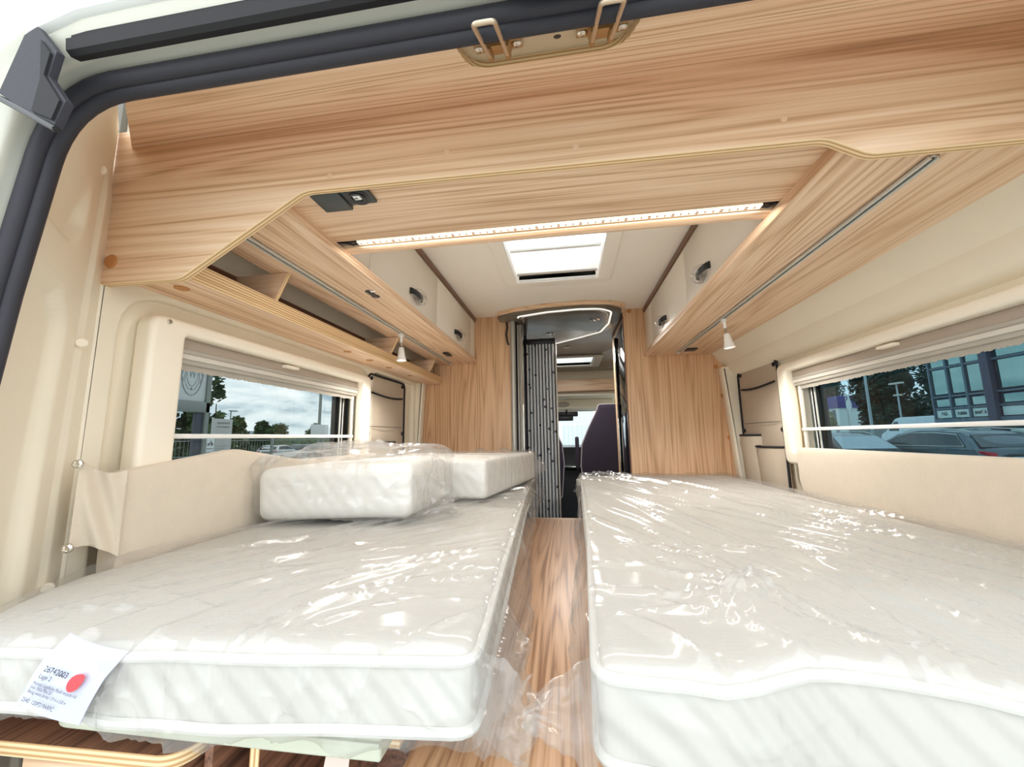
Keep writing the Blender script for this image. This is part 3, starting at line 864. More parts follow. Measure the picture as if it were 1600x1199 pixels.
# ================================================================== overhead cabinets along both sides
CZ = 2.178
def handle(y, x, z, s, par):
    """dark bow handle wrapped in clear film; s = side the door faces (+1 faces +x)"""
    ln = 0.052
    pts = []; rs = []
    for k in range(13):
        u = k / 12; yy = y - ln + 2 * ln * u
        out = 0.020 * math.sin(math.pi * min(1, max(0, u))) ** .5 + .002
        pts.append((x + s * out, yy, z - 0.006 * math.sin(math.pi * u)))
    V = []; F = []
    for k, p in enumerate(pts):
        h = 0.0105 if k not in (0, 12) else 0.012
        for dz, dx in ((h, 0), (h, .004), (-h, .004), (-h, 0)): V.append((p[0] + s * dx, p[1], p[2] + dz))
    for k in range(12):
        for j in range(4):
            F.append((k * 4 + j, k * 4 + (j + 1) % 4, (k + 1) * 4 + (j + 1) % 4, (k + 1) * 4 + j))
    F.append((0, 1, 2, 3)); F.append((48, 49, 50, 51))
    hd = raw('handle', V, F, BLACKP, par, angle=40)
    # crumpled film sleeve round the far half
    V = []; F = []; nu, nv = 22, 16
    for i in range(nu):
        u = i / (nu - 1); yy = y - ln * .35 + ln * 1.55 * u
        for j in range(nv):
            a = 2 * math.pi * j / nv
            r = (0.017 + 0.009 * float(vn(u * 6 + y * 9, (j % nv) * .8, 5))) * (0.55 + .6 * math.sin(math.pi * min(1, u + .15)))
            V.append((x + s * max(.002, .014 + r * math.cos(a)), yy, z - .004 + 1.25 * r * math.sin(a)))
    for i in range(nu - 1):
        for j in range(nv): F.append((i * nv + j, i * nv + (j + 1) % nv, (i + 1) * nv + (j + 1) % nv, (i + 1) * nv + j))
    raw('film_sleeve', V, F, FILMH, hd, angle=60)

def side_cabinet(s, xin, xdoor, xout, label, splits, handles, ystart):
    t = thing('overhead_cabinet', label, 'cabinet', (s * xin, 1.4, CZ))
    def X(a, b): return (min(s * a, s * b), max(s * a, s * b))
    plate('bottom_board', [(s * xin, ystart), (s * xout, ystart), (s * xout, 2.299), (s * xin, 2.299)], CZ, CZ + .018, 'xy', WY, t, edge=WY, bev=.0015)
    x0, x1 = X(xin + .002, xdoor - .004)
    box('bottom_rail', *X(xin, xin + .02), ystart, 2.299, CZ + .0175, CZ + .024, WY, t, .001)
    box('carcass', *X(xdoor + .018, xdoor + .03), .88, 2.299, CZ + .018, 2.471, BROWN, t, 0)
    for (a, b), hy in zip(zip(splits[:-1], splits[1:]), handles):
        d = box('door', *X(xdoor, xdoor + .016), a + .0015, b - .0015, CZ + .0275, 2.443, CREAMD, t, .0025)
        if hy: handle(hy, s * xdoor, CZ + .082, -s, d)
    box('top_trim', *X(xdoor - .006, xdoor + .02), .885, 2.299, 2.446, 2.4715, BROWN, t, .002)
    return t
lc = side_cabinet(-1, 0.548, 0.560, 0.80, 'oak overhead cabinet with cream doors above the open shelf and the stacked cushions', [0.885, 1.0, 1.59, 2.20, 2.298], [None, 1.335, 1.90, None], 0.628)
rcab = side_cabinet(1, 0.455, 0.472, 0.835, 'oak overhead cabinet with cream doors above the bed with the wide bare mattress top', [0.885, 0.925, 1.51, 2.12, 2.298], [None, 1.30, 1.86, None], 0.628)
# underside fittings
bm = bmesh.new()
for (y, r) in ((1.075, .013), (1.115, .013)):
    V, F = lathe_geo((-0.600, y, CZ + .001), (0, 0, -1), [(r, 0), (r, .003), (r * .7, .004), (.0001, .004)], 16)
    vs = [bm.verts.new(v) for v in V]
    for f in F: bm.faces.new([vs[i] for i in f])
bbox(bm, -.608, -.592, 1.075, 1.115, CZ - .004, CZ + .001, .001)
bmobj('cable_outlet', bm, BLACKP, lc)
tube('wire', [(-0.592, 1.065, CZ - .001), (-0.585, 1.06, CZ - .008), (-0.578, 1.068, CZ - .003)], .0022, WHITEP, lc, 8)
box('latch', -.655, -.625, 1.95, 2.03, CZ - .008, CZ, BLACKP, lc, .003)
box('latch', .645, .70, 2.12, 2.18, CZ - .008, CZ, BLACKP, rcab, .003)

def rail(s, x, y0, y1, label):
    t = thing('lamp_rail', label, 'rail', (s * x, y0, CZ))
    bm = bmesh.new()
    for a, b, z in ((-.009, -.0035, -.008), (.0035, .009, -.008), (-.009, .009, -.0025)):
        bbox(bm, s * x + a, s * x + b, y0, y1, CZ + z, CZ - .0002, .0006, 1)
    bmobj('profile', bm, ALU, t)
    box('groove_insert', s * x - .0033, s * x + .0033, y0 + .004, y1 - .004, CZ - .0045, CZ - .0026, CHAR, t, 0)
    box('end_cap', s * x - .0095, s * x + .0095, y1, y1 + .014, CZ - .009, CZ - .0002, WHITEP, t, .002)
    return t
rail(-1, .702, .66, 2.25, 'aluminium lamp rail under the cabinet beside the open shelf')
rail(1, .622, .68, 2.20, 'aluminium lamp rail under the cabinet by the cream wall')

def spot(x, y, lab, sw):
    t = thing('spot_lamp', lab, 'lamp', (x, y, CZ - .008))
    bm = bmesh.new(); bbox(bm, x - .008, x + .008, y - .012, y + .012, CZ - .020, CZ - .008, .002)
    bbox(bm, x - .005 + sw * .3, x + .005 + sw * .3, y - .004, y + .004, CZ - .046, CZ - .018, .0015)
    bmobj('adapter', bm, WHITEP, t)
    c = Vector((x + sw * .5, y, CZ - .044))
    ax = Vector((sw * .9, -.002, -.09)).normalized()
    # spring neck
    pts = []
    u = ax.orthogonal().normalized(); v = ax.cross(u)
    for k in range(60):
        a = k * .75; pts.append(c + ax * (.026 * k / 59) + (u * math.cos(a) + v * math.sin(a)) * .0042)
    tube('neck', pts, .0012, CHROME, t, 6)
    c2 = c + ax * .024
    V, F = lathe_geo(c2, ax, [(.0001, 0), (.010, .001), (.012, .006), (.0125, .018), (.0135, .020), (.0145, .030), (.0205, .056), (.0215, .058), (.019, .058), (.013, .046), (.0001, .046)], 22)
    sh_ = raw('shade', V, F, WHITEP, t, angle=35)
    V, F = lathe_geo(c2 + ax * .050, ax, [(.0155, 0), (.0155, .002), (.0001, .003)], 16)
    raw('lens', V, F, LAMPM, sh_)
    lamp('bulb_light', 'SPOT', c2 + ax * .060, 5.0, t, (.015, .015), ax)
spot(-.702, 1.535, 'white spot lamp hanging from the rail by the open shelf', .004)
spot(.622, 1.575, 'white spot lamp hanging from the rail by the cream wall', .010)

# open shelf along the wall
sh = thing('wall_shelf', 'open oak shelf with plywood lip and dividers above the window with cloudy sky', 'shelf', (-0.85, 1.45, 2.06))
plate('shelf_board', [(-0.918, 0.628), (-0.776, 0.628), (-0.776, 2.299), (-0.918, 2.299)], 2.058, 2.073, 'xy', WY, sh, edge=PLY, bev=.001)
plate('front_lip', [(0.628, 2.0735), (2.299, 2.0735), (2.299, 2.101), (0.628, 2.101)], -.792, -.778, 'yz', PLY['z'], sh, bev=.0012)
for y in (0.905, 1.60, 2.10):
    plate('divider', [(-0.912, 2.0735), (-0.794, 2.0735), (-0.745, CZ - .001), (-0.912, CZ - .001)], y, y + .012, 'xz', WX, sh, edge=PLY, bev=.0008)
for y in (0.70, 1.35, 1.52, 1.70, 1.95):
    disc('cover_cap', (-.835, y, 2.0578), .0145, (0, 0, -1), .0022, CAPM, sh, 16)
box('back_board', -.915, -.905, .64, 2.295, 2.0735, CZ - .001, WDK, sh, 0)
gk = tag(tube('cushioned_pipe', [(-.885, .66, 2.115), (-.885, .9, 2.115), (-.885, 1.3, 2.112), (-.885, 1.75, 2.115), (-.885, 1.9, 2.113)], .017, mat('grey foam sleeve', (150, 140, 124), .8), None, 10), 'grey foam sleeved pipe lying along the back of the open shelf', 'pipe')

# ================================================================== side windows
def side_window(n, s, y0, y1, glassm, yo0, yo1):
    """y0..y1 opening, yo0..yo1 frame outline"""
    t = struct(empty('window_%d' % n, (s * .93, (y0 + y1) / 2, 1.60)))
    def pl(name, out, a, b, m, holes=(), bev=.003, **k):
        return plate(name, out, min(s * a, s * b), max(s * a, s * b), 'yz', m, t, holes=holes, bev=bev, **k)
    pl('frame', rrect(yo0, yo1, 1.595, 2.006, .035, 6), .890, .938, CREAMP, holes=[rrect(y0, y1, 1.648, 1.972, .014, 4)], bev=.013, bres=4)
    pl('pane', rrect(y0 - .04, y1 + .04, 1.60, 1.99, .03), .968, .972, glassm, bev=.0005)
    # roller blind cassette at the head
    def bx(name, a, b, ya, yb, z0, z1, m, bev=.002): return box(name, min(s * a, s * b), max(s * a, s * b), ya, yb, z0, z1, m, t, bev)
    c = bx('blind_cassette', .921, .955, y0 + .002, y1 - .002, 1.946, 1.972, BLINDM)
    tube('cassette_roll', [(s * .930, y0 + .004, 1.941), (s * .930, y1 - .004, 1.941)], .010, GREYPL, c, 10)
    bx('blind_profile', .918, .950, y0 + .004, y1 - .004, 1.921, 1.934, GREYPL2, .003)
    bx('blind_profile', .924, .952, y0 + .004, y1 - .004, 1.910, 1.9225, GREYPL, .002)
    # brush seal
    V = []; F = []; nb = 220
    for k in range(nb + 1):
        y = y0 + .006 + (y1 - y0 - .012) * k / nb; dz = .004 * float(vn(k * .9, n, 3))
        V += [(s * .932, y, 1.911), (s * .935, y, 1.897 - dz), (s * .938, y, 1.911)]
    for k in range(nb): F += [(3 * k, 3 * k + 1, 3 * k + 4, 3 * k + 3), (3 * k + 1, 3 * k + 2, 3 * k + 5, 3 * k + 4)]
    raw('brush_seal', V, F, GREYPL, t, smooth=False)
    ym = (y0 + y1) / 2 - .03
    pt = bx('pull_tab', .902, .925, ym - .03, ym + .03, 1.957, 1.967, CREAMP, .003)
    bx('blind_bar', .926, .938, y0 + .01, y1 - .012, 1.728, 1.740, WHITEP, .004)
    for ya in (y0 + .012, y1 - .024):
        bx('guide_rail', .932, .944, ya, ya + .010, 1.646, 1.925, CREAMP, .002)
    # dark outer frame behind the glass at the hinge side, with bright trims
    bx('outer_jamb', .976, .998, y1 - .075, y1 + .02, 1.62, 1.965, BLACKP, .004)
    for k, (q, m) in enumerate(((.062, ALU), (.040, CHROME))):
        tube('jamb_trim', [(s * .966, y1 - q, 1.62), (s * .966, y1 - q + .006, 1.95)], .004, m, t, 8)
    tube('outer_gasket', [(s * .975, y0 - .02, 1.95), (s * .975, y0 - .004, 1.70), (s * .975, y0 + .012, 1.67), (s * .975, y0 + .06, 1.630)], .008, RUBBER2, t, 8)
    disc('frame_screw', (s * .889, yo0 + .035, 1.992), .005, (-s, 0, 0), .002, CHROME, t, 10)
    return t
w1 = side_window(1, -1, 0.772, 1.585, GLASSL, 0.692, 1.650)
w2 = side_window(2, 1, 0.78, 1.715, GLASSR, 0.70, 1.775)

# ================================================================== fabric bolsters under the windows
def bolster(name, label, s, ys, ztop, zbot, x0):
    """soft padded panel on the wall; ys stations, ztop / zbot functions"""
    nz = 22; V = []; F = []; ny = len(ys)
    for y in ys:
        for k in range(nz):
            u = k / (nz - 1); a = u * 2 * math.pi
            zc = (ztop(y) + zbot(y)) / 2; hh = (ztop(y) - zbot(y)) / 2
            e = lambda c, p: math.copysign(abs(c) ** p, c)
            xx = x0(y) + .022 * e(math.cos(a), .35); zz = zc + hh * e(math.sin(a), .35)
            xx += .004 * float(vn(y * 14, zz * 14, 8)) if math.cos(a) < 0 else 0
            V.append((s * xx, y, zz))
    for i in range(ny - 1):
        for k in range(nz - 1): F.append((i * nz + k, i * nz + k + 1, (i + 1) * nz + k + 1, (i + 1) * nz + k))
    F.append(tuple(range(nz - 1))); F.append(tuple((ny - 1) * nz + k for k in range(nz - 1)))
    t = thing(name, label, 'bolster', (s * .9, ys[0], zbot(ys[0])))
    raw('padding', V, F, FABRIC, t, angle=60)
    return t
ysl = np.concatenate([np.linspace(.652, .68, 5), np.linspace(.70, 1.63, 30), np.linspace(1.64, 1.66, 4)])
bl = bolster('wall_bolster', 'beige fabric bolster below the window with cloudy sky, its flap clipped to the pillar', -1, ysl,
             lambda y: 1.666 + .034 * min(1, max(0, (y - .66) / .25)) - .042 * min(1, max(0, (y - .92) / .25)), lambda y: 1.462, lambda y: .880)
# flap pulled across to the pillar
V = []; F = []; nu, nv = 26, 26
P00, P10, P11, P01 = Vector((-.892, .600, 1.690)), Vector((-.866, .660, 1.667)), Vector((-.866, .660, 1.507)), Vector((-.880, .592, 1.540))
for i in range(nu):
    u = i / (nu - 1)
    for j in range(nv):
        v = j / (nv - 1)
        p = P00 * (1 - u) * (1 - v) + P10 * u * (1 - v) + P11 * u * v + P01 * (1 - u) * v
        sag = .012 * math.sin(math.pi * u) * (1 - v) - .010 * math.sin(math.pi * u) * v
        fold = .007 * math.sin(math.pi * u) * math.sin((u * 1.2 - v * .9 + .35) * 7)
        V.append((p.x + .016 + fold, p.y - .012 - fold * .8, p.z - sag))
o_ = len(V)
V += [(x - .006, y + .006, z) for x, y, z in V]
for i in range(nu - 1):
    for j in range(nv - 1):
        a = i * nv + j; F.append((a, a + nv, a + nv + 1, a + 1)); F.append((o_ + a, o_ + a + 1, o_ + a + nv + 1, o_ + a + nv))
for i in range(nu - 1):
    for j in (0, nv - 1): a = i * nv + j; F.append((a, a + nv, o_ + a + nv, o_ + a))
for j in range(nv - 1):
    for i in (0, nu - 1): a = i * nv + j; F.append((a, a + 1, o_ + a + 1, o_ + a))
fl = raw('flap', V, F, FABRIC, bl, angle=70)
for p in ((-.870, .582, 1.684), (-.858, .576, 1.542)):
    V, F = lathe_geo(p, (.5, -.85, 0), [(.0001, .004), (.0030, .004), (.0045, .006), (.0075, .0045), (.008, 0)], 14)
    raw('eyelet', V, F, CHROME, fl)
ysr = np.concatenate([[1.640, 1.636, 1.628, 1.61], np.linspace(1.58, .60, 40)])[::-1]
bolster('wall_bolster', 'beige suede bolster below the window with the parked cars', 1, ysr,
        lambda y: 1.664, lambda y: 1.462 + .06 * max(0, (y - 1.58) / .06) ** 2, lambda y: .886)

# ================================================================== fabric pocket organisers
def organiser(s, ya, yb, zt, zb, label, xw=.921, par=None):
    """ya near end, yb far end"""
    t = thing('pocket_organiser', label, 'organiser', (s * xw, (ya + yb) / 2, zb))
    ou = rrect(ya, yb, zb, zt, .03, 6)
    plate('backing', ou, min(s * xw, s * (xw + .008)), max(s * xw, s * (xw + .008)), 'yz', ORGM, t, bev=.002)
    tube('piping', [(s * (xw - .003), u, v) for u, v in ou], .0055, BINDM, t, 8, closed=True)
    H = zt - zb; W = yb - ya
    for (u, v) in ((.07, .965), (.93, .965), (.03, .47), (.96, .47)):
        disc('stud', (s * (xw + .001), ya + W * u, zb + H * v), .010, (-s, 0, 0), .008, BINDM, t, 12)
    def seam(name, u0, v0, u1, v1, sag, r):
        pts = [(s * (xw - .005 - .012 * math.sin(math.pi * k / 10)), ya + W * (u0 + (u1 - u0) * k / 10), zb + H * (v0 + (v1 - v0) * k / 10) - sag * math.sin(math.pi * k / 10)) for k in range(11)]
        tube(name, pts, r, BINDM, t, 8)
    seam('pocket_binding', .08, .835, .92, .835, .012, .005)
    seam('stitch_line', .05, .53, .92, .53, .0, .0012)
    # lower pockets standing proud
    def pocket(u0, u1, v1, dep):
        V = []; F = []; n = 13
        for k in range(n):
            q = k / (n - 1); d = dep * math.sin(math.pi * q) ** .45
            for v in (0.0, v1):
                V.append((s * (xw - .002 - d * (1 if v else .75)), ya + W * (u0 + (u1 - u0) * q), zb + H * v))
        for k in range(n - 1): F.append((2 * k, 2 * k + 1, 2 * k + 3, 2 * k + 2))
        o = len(V)
        V2 = [(x + s * .003, y, z) for x, y, z in V]
        F2 = [tuple(i + o for i in f) for f in F]
        p = raw('pocket', V + V2, F + F2, ORGM, t, angle=60)
        pts = [V[2 * k + 1] for k in range(n)]
        tube('binding', pts, .005, BINDM, p, 8)
    return t, pocket
t, pk = organiser(-1, 1.668, 2.070, 2.028, 1.50, 'greige pocket organiser with black piping beside the window with cloudy sky')
pk(.04, .70, .385, .035)
t, pk = organiser(1, 1.812, 2.205, 2.046, 1.46, 'greige pocket organiser with black piping beside the window with parked cars')
pk(.52, .96, .43, .05); pk(.02, .54, .34, .055)

# ================================================================== beds
# bases and boards
def bed_base(s, x0, x1, label, cx0):
    t = thing('bed_base', label, 'bed base', ((x0 + x1) / 2, 1.3, 1.34))
    plate('slat_board', [(x0, .50), (x1, .50), (x1, 2.28), (x0, 2.28)], 1.372, 1.394, 'xy', WY, t, edge=PLY, bev=.001)
    a, b = (cx0 if s < 0 else x0), (x1 if s < 0 else .90)
    ou = round_poly([(a, .466), (b, .466), (b, .505), (a, .53)], [.035, .004, .004, .01], 8)
    dz = 0 if s < 0 else -.03
    plate('frame_profile', ou, 1.352 + dz, 1.388 + dz, 'xy', FRAMEG, t, bev=.005, bres=3)
    plate('frame_ridge', round_poly([(a + .03, .4615), (b, .4615), (b, .48), (a + .03, .48)], [.012, 0, 0, 0], 6), 1.3705 + dz, 1.376 + dz, 'xy', FRAMEG, t, bev=.001)
    for y in (0.9, 1.5, 2.1):
        box('leg', (x0 + x1) / 2 - .02, (x0 + x1) / 2 + .02, y, y + .04, .70, 1.372, FRAMEG, t, .003)
    return t
bed_base(-1, -.90, -.225, 'bed base with pale grey green metal front profile above the oak drawer box', -.690)
bed_base(1, .085, .93, 'bed base with pale metal profile under the mattress with wavy quilted front', 0)
cb = thing('centre_board', 'oak laminate board running between the two wrapped mattresses', 'board', (0, 1.2, 1.29))
plate('board', [(-0.222, .498), (0.082, .498), (0.082, 2.02), (-0.222, 2.02)], 1.290, 1.308, 'xy', WFL, cb, edge=PLY, bev=.001)
plate('step_lip', [(-0.222, 2.022), (0.082, 2.022), (0.082, 2.062), (-0.222, 2.062)], 1.284, 1.306, 'xy', wood('pale oak lip', 'x', light=(232, 204, 170), mid=(218, 186, 150), dark=(196, 160, 124)), cb, bev=.002)
for x in (-0.220, 0.064): box('side_cheek', x, x + .016, .52, 2.02, .70, 1.290, WDK, cb, .001)
# drawer box with plywood top under the left base
db = thing('drawer_box', 'dark walnut topped box with rounded plywood edge under the bed base', 'box', (-0.70, .6, 1.30))
plate('top', round_poly([(-.90, .462), (-.497, .470), (-.483, .53), (-.483, .90), (-.90, .90)], [0, .045, .0, 0, 0], 10), 1.314, 1.332, 'xy', WDK, db, edge=PLY, bev=.001)
box('front_panel', -.735, -.515, .476, .490, .95, 1.3135, WX, db, .001)
plate('side_panel', [(.476, .95), (.90, .95), (.90, 1.3135), (.476, 1.3135)], -.512, -.498, 'yz', WDK, db, edge=PLY, bev=.001)
box('side_panel', -.48, -.468, .495, .90, .95, 1.332, WDK, db, .001)
lk = thing('locker', 'walnut locker with plywood edges and a dark opening below the bed base', 'locker', (-.27, .6, .9))
plate('side_panel', [(.505, .75), (.92, .75), (.92, 1.345), (.505, 1.345)], -.424, -.410, 'yz', WDK, lk, edge=PLY, bev=.001)
box('back_panel', -.41, -.23, .70, .712, .75, 1.345, WDK, lk, .001)
plate('top_panel', [(-.41, .53), (-.23, .53), (-.23, .90), (-.41, .90)], 1.322, 1.338, 'xy', WDK, lk, edge=PLY, bev=.001)
pp = tag(raw('paper_sheet', [(-.345, .515, 1.2), (-.300, .51, 1.2), (-.290, .52, 1.345), (-.325, .53, 1.345), (-.345, .516, 1.2), (-.300, .511, 1.2), (-.290, .521, 1.345), (-.325, .531, 1.345)],
                 [(0, 1, 2, 3), (4, 5, 6, 7), (0, 1, 5, 4), (2, 3, 7, 6)], mat('pale leaflet', (222, 206, 196), .7)), 'pale paper leaflet standing below the green grey bed frame', 'leaflet')

itp = lambda xs_, ys_: (lambda q: np.interp(q, xs_, ys_))
def wrapped(name, label, cat, lo, hi, warp, r, res, wrapfn, flaps=(), wres=0.009, group=None, rw=None, piping=True, filmm=None):
    t = thing(name, label, cat, (float((lo[0] + hi[0]) / 2), float((lo[1] + hi[1]) / 2), float(lo[2])), group)
    L_ = [hi[i] - lo[i] for i in range(3)]
    P, Nn, F = superbox(*[max(3, int(l / res)) for l in L_], lo, hi, r)
    P = warp(P)
    raw('padding', P, F, MATT if piping else MATC, t, angle=80)
    if piping:
        for zc in (hi[2] - r * .55, lo[2] + r * .55):
            ou = rrect(lo[0], hi[0], lo[1], hi[1], r * 1.2, 4)
            pts = []
            for i in range(len(ou)):
                a = ou[i]; b = ou[(i + 1) % len(ou)]; d = math.hypot(b[0] - a[0], b[1] - a[1]); m_ = max(1, int(d / .03))
                for k in range(m_): pts.append((a[0] + (b[0] - a[0]) * k / m_, a[1] + (b[1] - a[1]) * k / m_, zc))
            Q = warp(np.array(pts))
            tube('piping', [tuple(q) for q in Q], .0058, WELT, t, 8, closed=True)
    off = .009
    lo2 = [a - off for a in lo]; hi2 = [a + off for a in hi]; lo2[2] = lo[2] - .001
    P, Nn, F = superbox(*[max(4, int(l / wres)) for l in L_], lo2, hi2, (rw or r) + off)
    d = wrapfn(P, Nn)
    Q = warp(P) + (d if d.ndim == 2 else Nn * d[:, None])
    V = [tuple(q) for q in Q]; F = list(F)
    for fl_ in flaps:
        fv, ff = fl_
        o = len(V); V += fv; F += [tuple(i + o for i in q) for q in ff]
    raw('plastic_wrap', V, F, filmm or FILM, t, angle=35)
    return t

def pouch(b0, b1, tip, nrm, seed, amp=.012, nu=26, nv=22, puff=.02, tipw=.25, ragged=.006):
    """loose corner of a bag: two crumpled skins from a base edge b0-b1 to a narrow tip"""
    b0, b1, tip, nrm = Vector(b0), Vector(b1), Vector(tip), Vector(nrm).normalized()
    out = []
    for sgn in (1, -1):
        V = []; F = []
        for i in range(nu):
            u = i / (nu - 1)
            for j in range(nv):
                v = j / (nv - 1)
                e = b0.lerp(b1, u)
                tc_ = tip + (b1 - b0) * (u - .5) * tipw
                p = e.lerp(tc_, v)
                env = math.sin(math.pi * u) ** .6
                dd = sgn * puff * env * (1 - v) ** .5 + amp * (float(ridge(u * 4 + seed, v * 3, seed, 2)) - .4) * (0.3 + v)
                p = p + nrm * dd + (b1 - b0).normalized() * amp * .8 * (float(vn(u * 5, v * 6 + seed, seed + 3)) - .5)
                p = p + (tip - b0.lerp(b1, .5)).normalized() * ragged * (float(vn(u * 9, seed, 3)) - .5) * v
                V.append(tuple(p))
        for i in range(nu - 1):
            for j in range(nv - 1):
                a = i * nv + j; F.append((a, a + nv, a + nv + 1, a + 1))
        out.append((V, F))
    return join_geo(*out)

# ---- left mattress
xlL = itp([.40, .44, .60, .66, 2.3], [-.765, -.78, -.855, -.855, -.850])
xrL = itp([.40, .45, .67, 1.64, 2.0, 2.3], [-.108, -.110, -.124, -.186, -.198, -.202])
LO, HI = (-.90, .425, 1.397), (-.12, 2.289, 1.492)
def warpL(P):
    P = np.array(P, float); x, y, z = P[:, 0].copy(), P[:, 1].copy(), P[:, 2].copy()
    u = (x - LO[0]) / (HI[0] - LO[0])
    nx = xlL(y) + u * (xrL(y) - xlL(y))
    f = np.interp(nx, [-.8, -.68, -.5, -.36, -.11], [-.02, -.022, -.012, -.004, .014]) + .006 * (vn(nx * 9, z * 12, 2) - .5)
    ny = y + f * np.clip(1 - (y - .425) / .30, 0, 1.05)
    top = np.clip((z - LO[2]) / (HI[2] - LO[2]), 0, 1)
    nz = z + .004 * (vn(nx * 6, ny * 6, 5) - .5) * top
    front = np.clip(1 - (y - .425) / .10, 0, 1)
    nz = nz + front * (np.interp(nx, [-.75, -.66, -.60, -.52, -.40, -.25, -.15], [.006, .012, .010, -.002, -.006, .004, .004]) * (1 - top))
    nz = nz - .010 * front * top * np.interp(nx, [-.8, -.55, -.45], [1, .5, 0])
    return np.stack([nx, ny, nz], 1)
def wrapL(P, Nn):
    x, y, z = P.T
    c = x * .74 - y * .67; l = x * .67 + y * .74
    # folds fan out from the front left corner
    ang = np.arctan2(y - .0, x + 1.15)
    dd = np.hypot(y - .0, x + 1.15)
    top = creases(x, y, 70, (-.85, -.15, .48, 2.0), 0, .10, .75, .0085, .013, 1, fan=(-1.15, 0.0))
    top = np.maximum(top, creases(x, y, 34, (-.80, -.15, .44, .75), .5, .5, .30, .007, .010, 2))
    top = top + .005 * vn(x * 5, y * 5, 3)
    fr = .016 * ridge(x * 7 + z * 6, z * 8, 4, 3) + .010 * ridge(x * 16 - z * 18, z * 14 + x * 6, 5, 3) + .006 * ridge(x * 34 + z * 30, z * 30, 6, 3)
    rt = .050 * sstep(1.49, 1.42, z) * (.35 + .65 * vn(y * 5, 0.3, 9)) + .014 * ridge(y * 9 + z * 10, z * 9, 8, 2) + .007 * ridge(y * 26, z * 30, 9, 2)
    tz = np.clip(Nn[:, 2], 0, 1); fy = np.clip(-Nn[:, 1], 0, 1); rx = np.clip(Nn[:, 0], 0, 1)
    return top * tz + fr * fy + rt * rx * sstep(.42, .55, y + .02)
fl1 = pouch((-.108, .455, 1.49), (-.112, .455, 1.385), (-.052, .450, 1.415), (0, -1, .1), 3, amp=.016, puff=.018, tipw=.85, ragged=.02)
fl1b = pouch((-.125, .62, 1.478), (-.112, .46, 1.40), (-.060, .56, 1.38), (.8, -.2, .5), 13, amp=.016, puff=.010, tipw=.9, ragged=.02)
fl2 = pouch((-.192, 1.80, 1.485), (-.200, 2.1, 1.42), (-.100, 1.93, 1.400), (0, -1, .2), 5, amp=.03, puff=.03, tipw=.6, ragged=.03)
wrapped('mattress', 'wrapped white mattress with the paper label and red dot, stacked cushions on it', 'mattress', LO, HI, warpL, .022, .02, wrapL, [fl1, fl1b, fl2], wres=.0065)

# ---- right mattress
xlR = itp([.40, .45, .67, .97, 1.53, 2.2, 2.3], [.018, .020, .028, .040, .050, .060, .066])
LOR, HIR = (.0, .432, 1.397), (.85, 2.289, 1.496)
def warpR(P):
    P = np.array(P, float); x, y, z = P[:, 0].copy(), P[:, 1].copy(), P[:, 2].copy()
    u = (x - LOR[0]) / (HIR[0] - LOR[0])
    nx = xlR(y) + u * (.85 - xlR(y))
    fr = np.clip(1 - (y - .432) / .22, 0, 1.05)
    f = np.interp(nx, [.02, .08, .14, .19, .24, .34, .5, .9], [-.008, -.016, -.018, .004, .026, .034, .034, .04])
    ny = y + f * fr
    top = np.clip((z - LOR[2]) / (HIR[2] - LOR[2]), 0, 1)
    nz = z + .004 * (vn(nx * 6, ny * 6, 15) - .5) * top
    nz = nz + fr * top * np.interp(nx, [.02, .1, .15, .22, .30, .38, .45, .9], [-.001, 0, -.004, 0, -.006, -.018, -.036, -.05])
    nz = nz - fr * (1 - top) * np.interp(nx, [.1, .2, .4], [0, .012, .03])
    return np.stack([nx, ny, nz], 1)
def wrapR(P, Nn):
    x, y, z = P.T
    c = x * .93 + y * .30; l = -x * .30 + y * .93
    top = creases(x, y, 80, (.08, .86, .55, 2.15), -1.20, .10, .85, .0085, .013, 21)
    top = np.maximum(top, creases(x, y, 30, (.04, .50, .44, .80), -.7, .5, .28, .007, .010, 22))
    top = top + .005 * vn(x * 5, y * 5, 3)
    hump = .030 * np.exp(-(((x - .20) / .045) ** 2 + ((y - .56) / .05) ** 2)) * (.5 + .9 * ridge(x * 40, y * 30, 28, 2))
    frn = .010 * ridge(x * 6 + z * 9, z * 8, 24, 4) + .006 * ridge(x * 15, z * 16 + x * 9, 25, 3)
    lf = .012 * ridge(y * 8 + z * 8, z * 9, 28, 2) + .005 * ridge(y * 26, z * 30, 29, 2) + .014 * sstep(1.49, 1.45, z) * vn(y * 6, 2.2, 3)
    far = .012 * ridge(x * 20, y * 22, 30, 2) * sstep(1.75, 2.1, y) * sstep(.35, .1, x)
    tz = np.clip(Nn[:, 2], 0, 1); fy = np.clip(-Nn[:, 1], 0, 1); lx = np.clip(-Nn[:, 0], 0, 1)
    return (top + hump + far) * tz + frn * fy + lf * lx * sstep(.43, .55, y)
fr1 = pouch((.026, .47, 1.487), (.016, .425, 1.392), (-.050, .425, 1.445), (0, -1, .15), 7, amp=.012, puff=.020, tipw=.22, ragged=.012)
fr2 = pouch((.062, 1.95, 1.49), (.066, 2.22, 1.43), (.018, 2.12, 1.43), (.2, -1, .2), 9, amp=.02, puff=.03, tipw=.5)
wrapped('mattress', 'wrapped white mattress with wavy quilted front, nothing lying on it', 'mattress', LOR, HIR, warpR, .020, .02, wrapR, [fr1, fr2], wres=.0065)

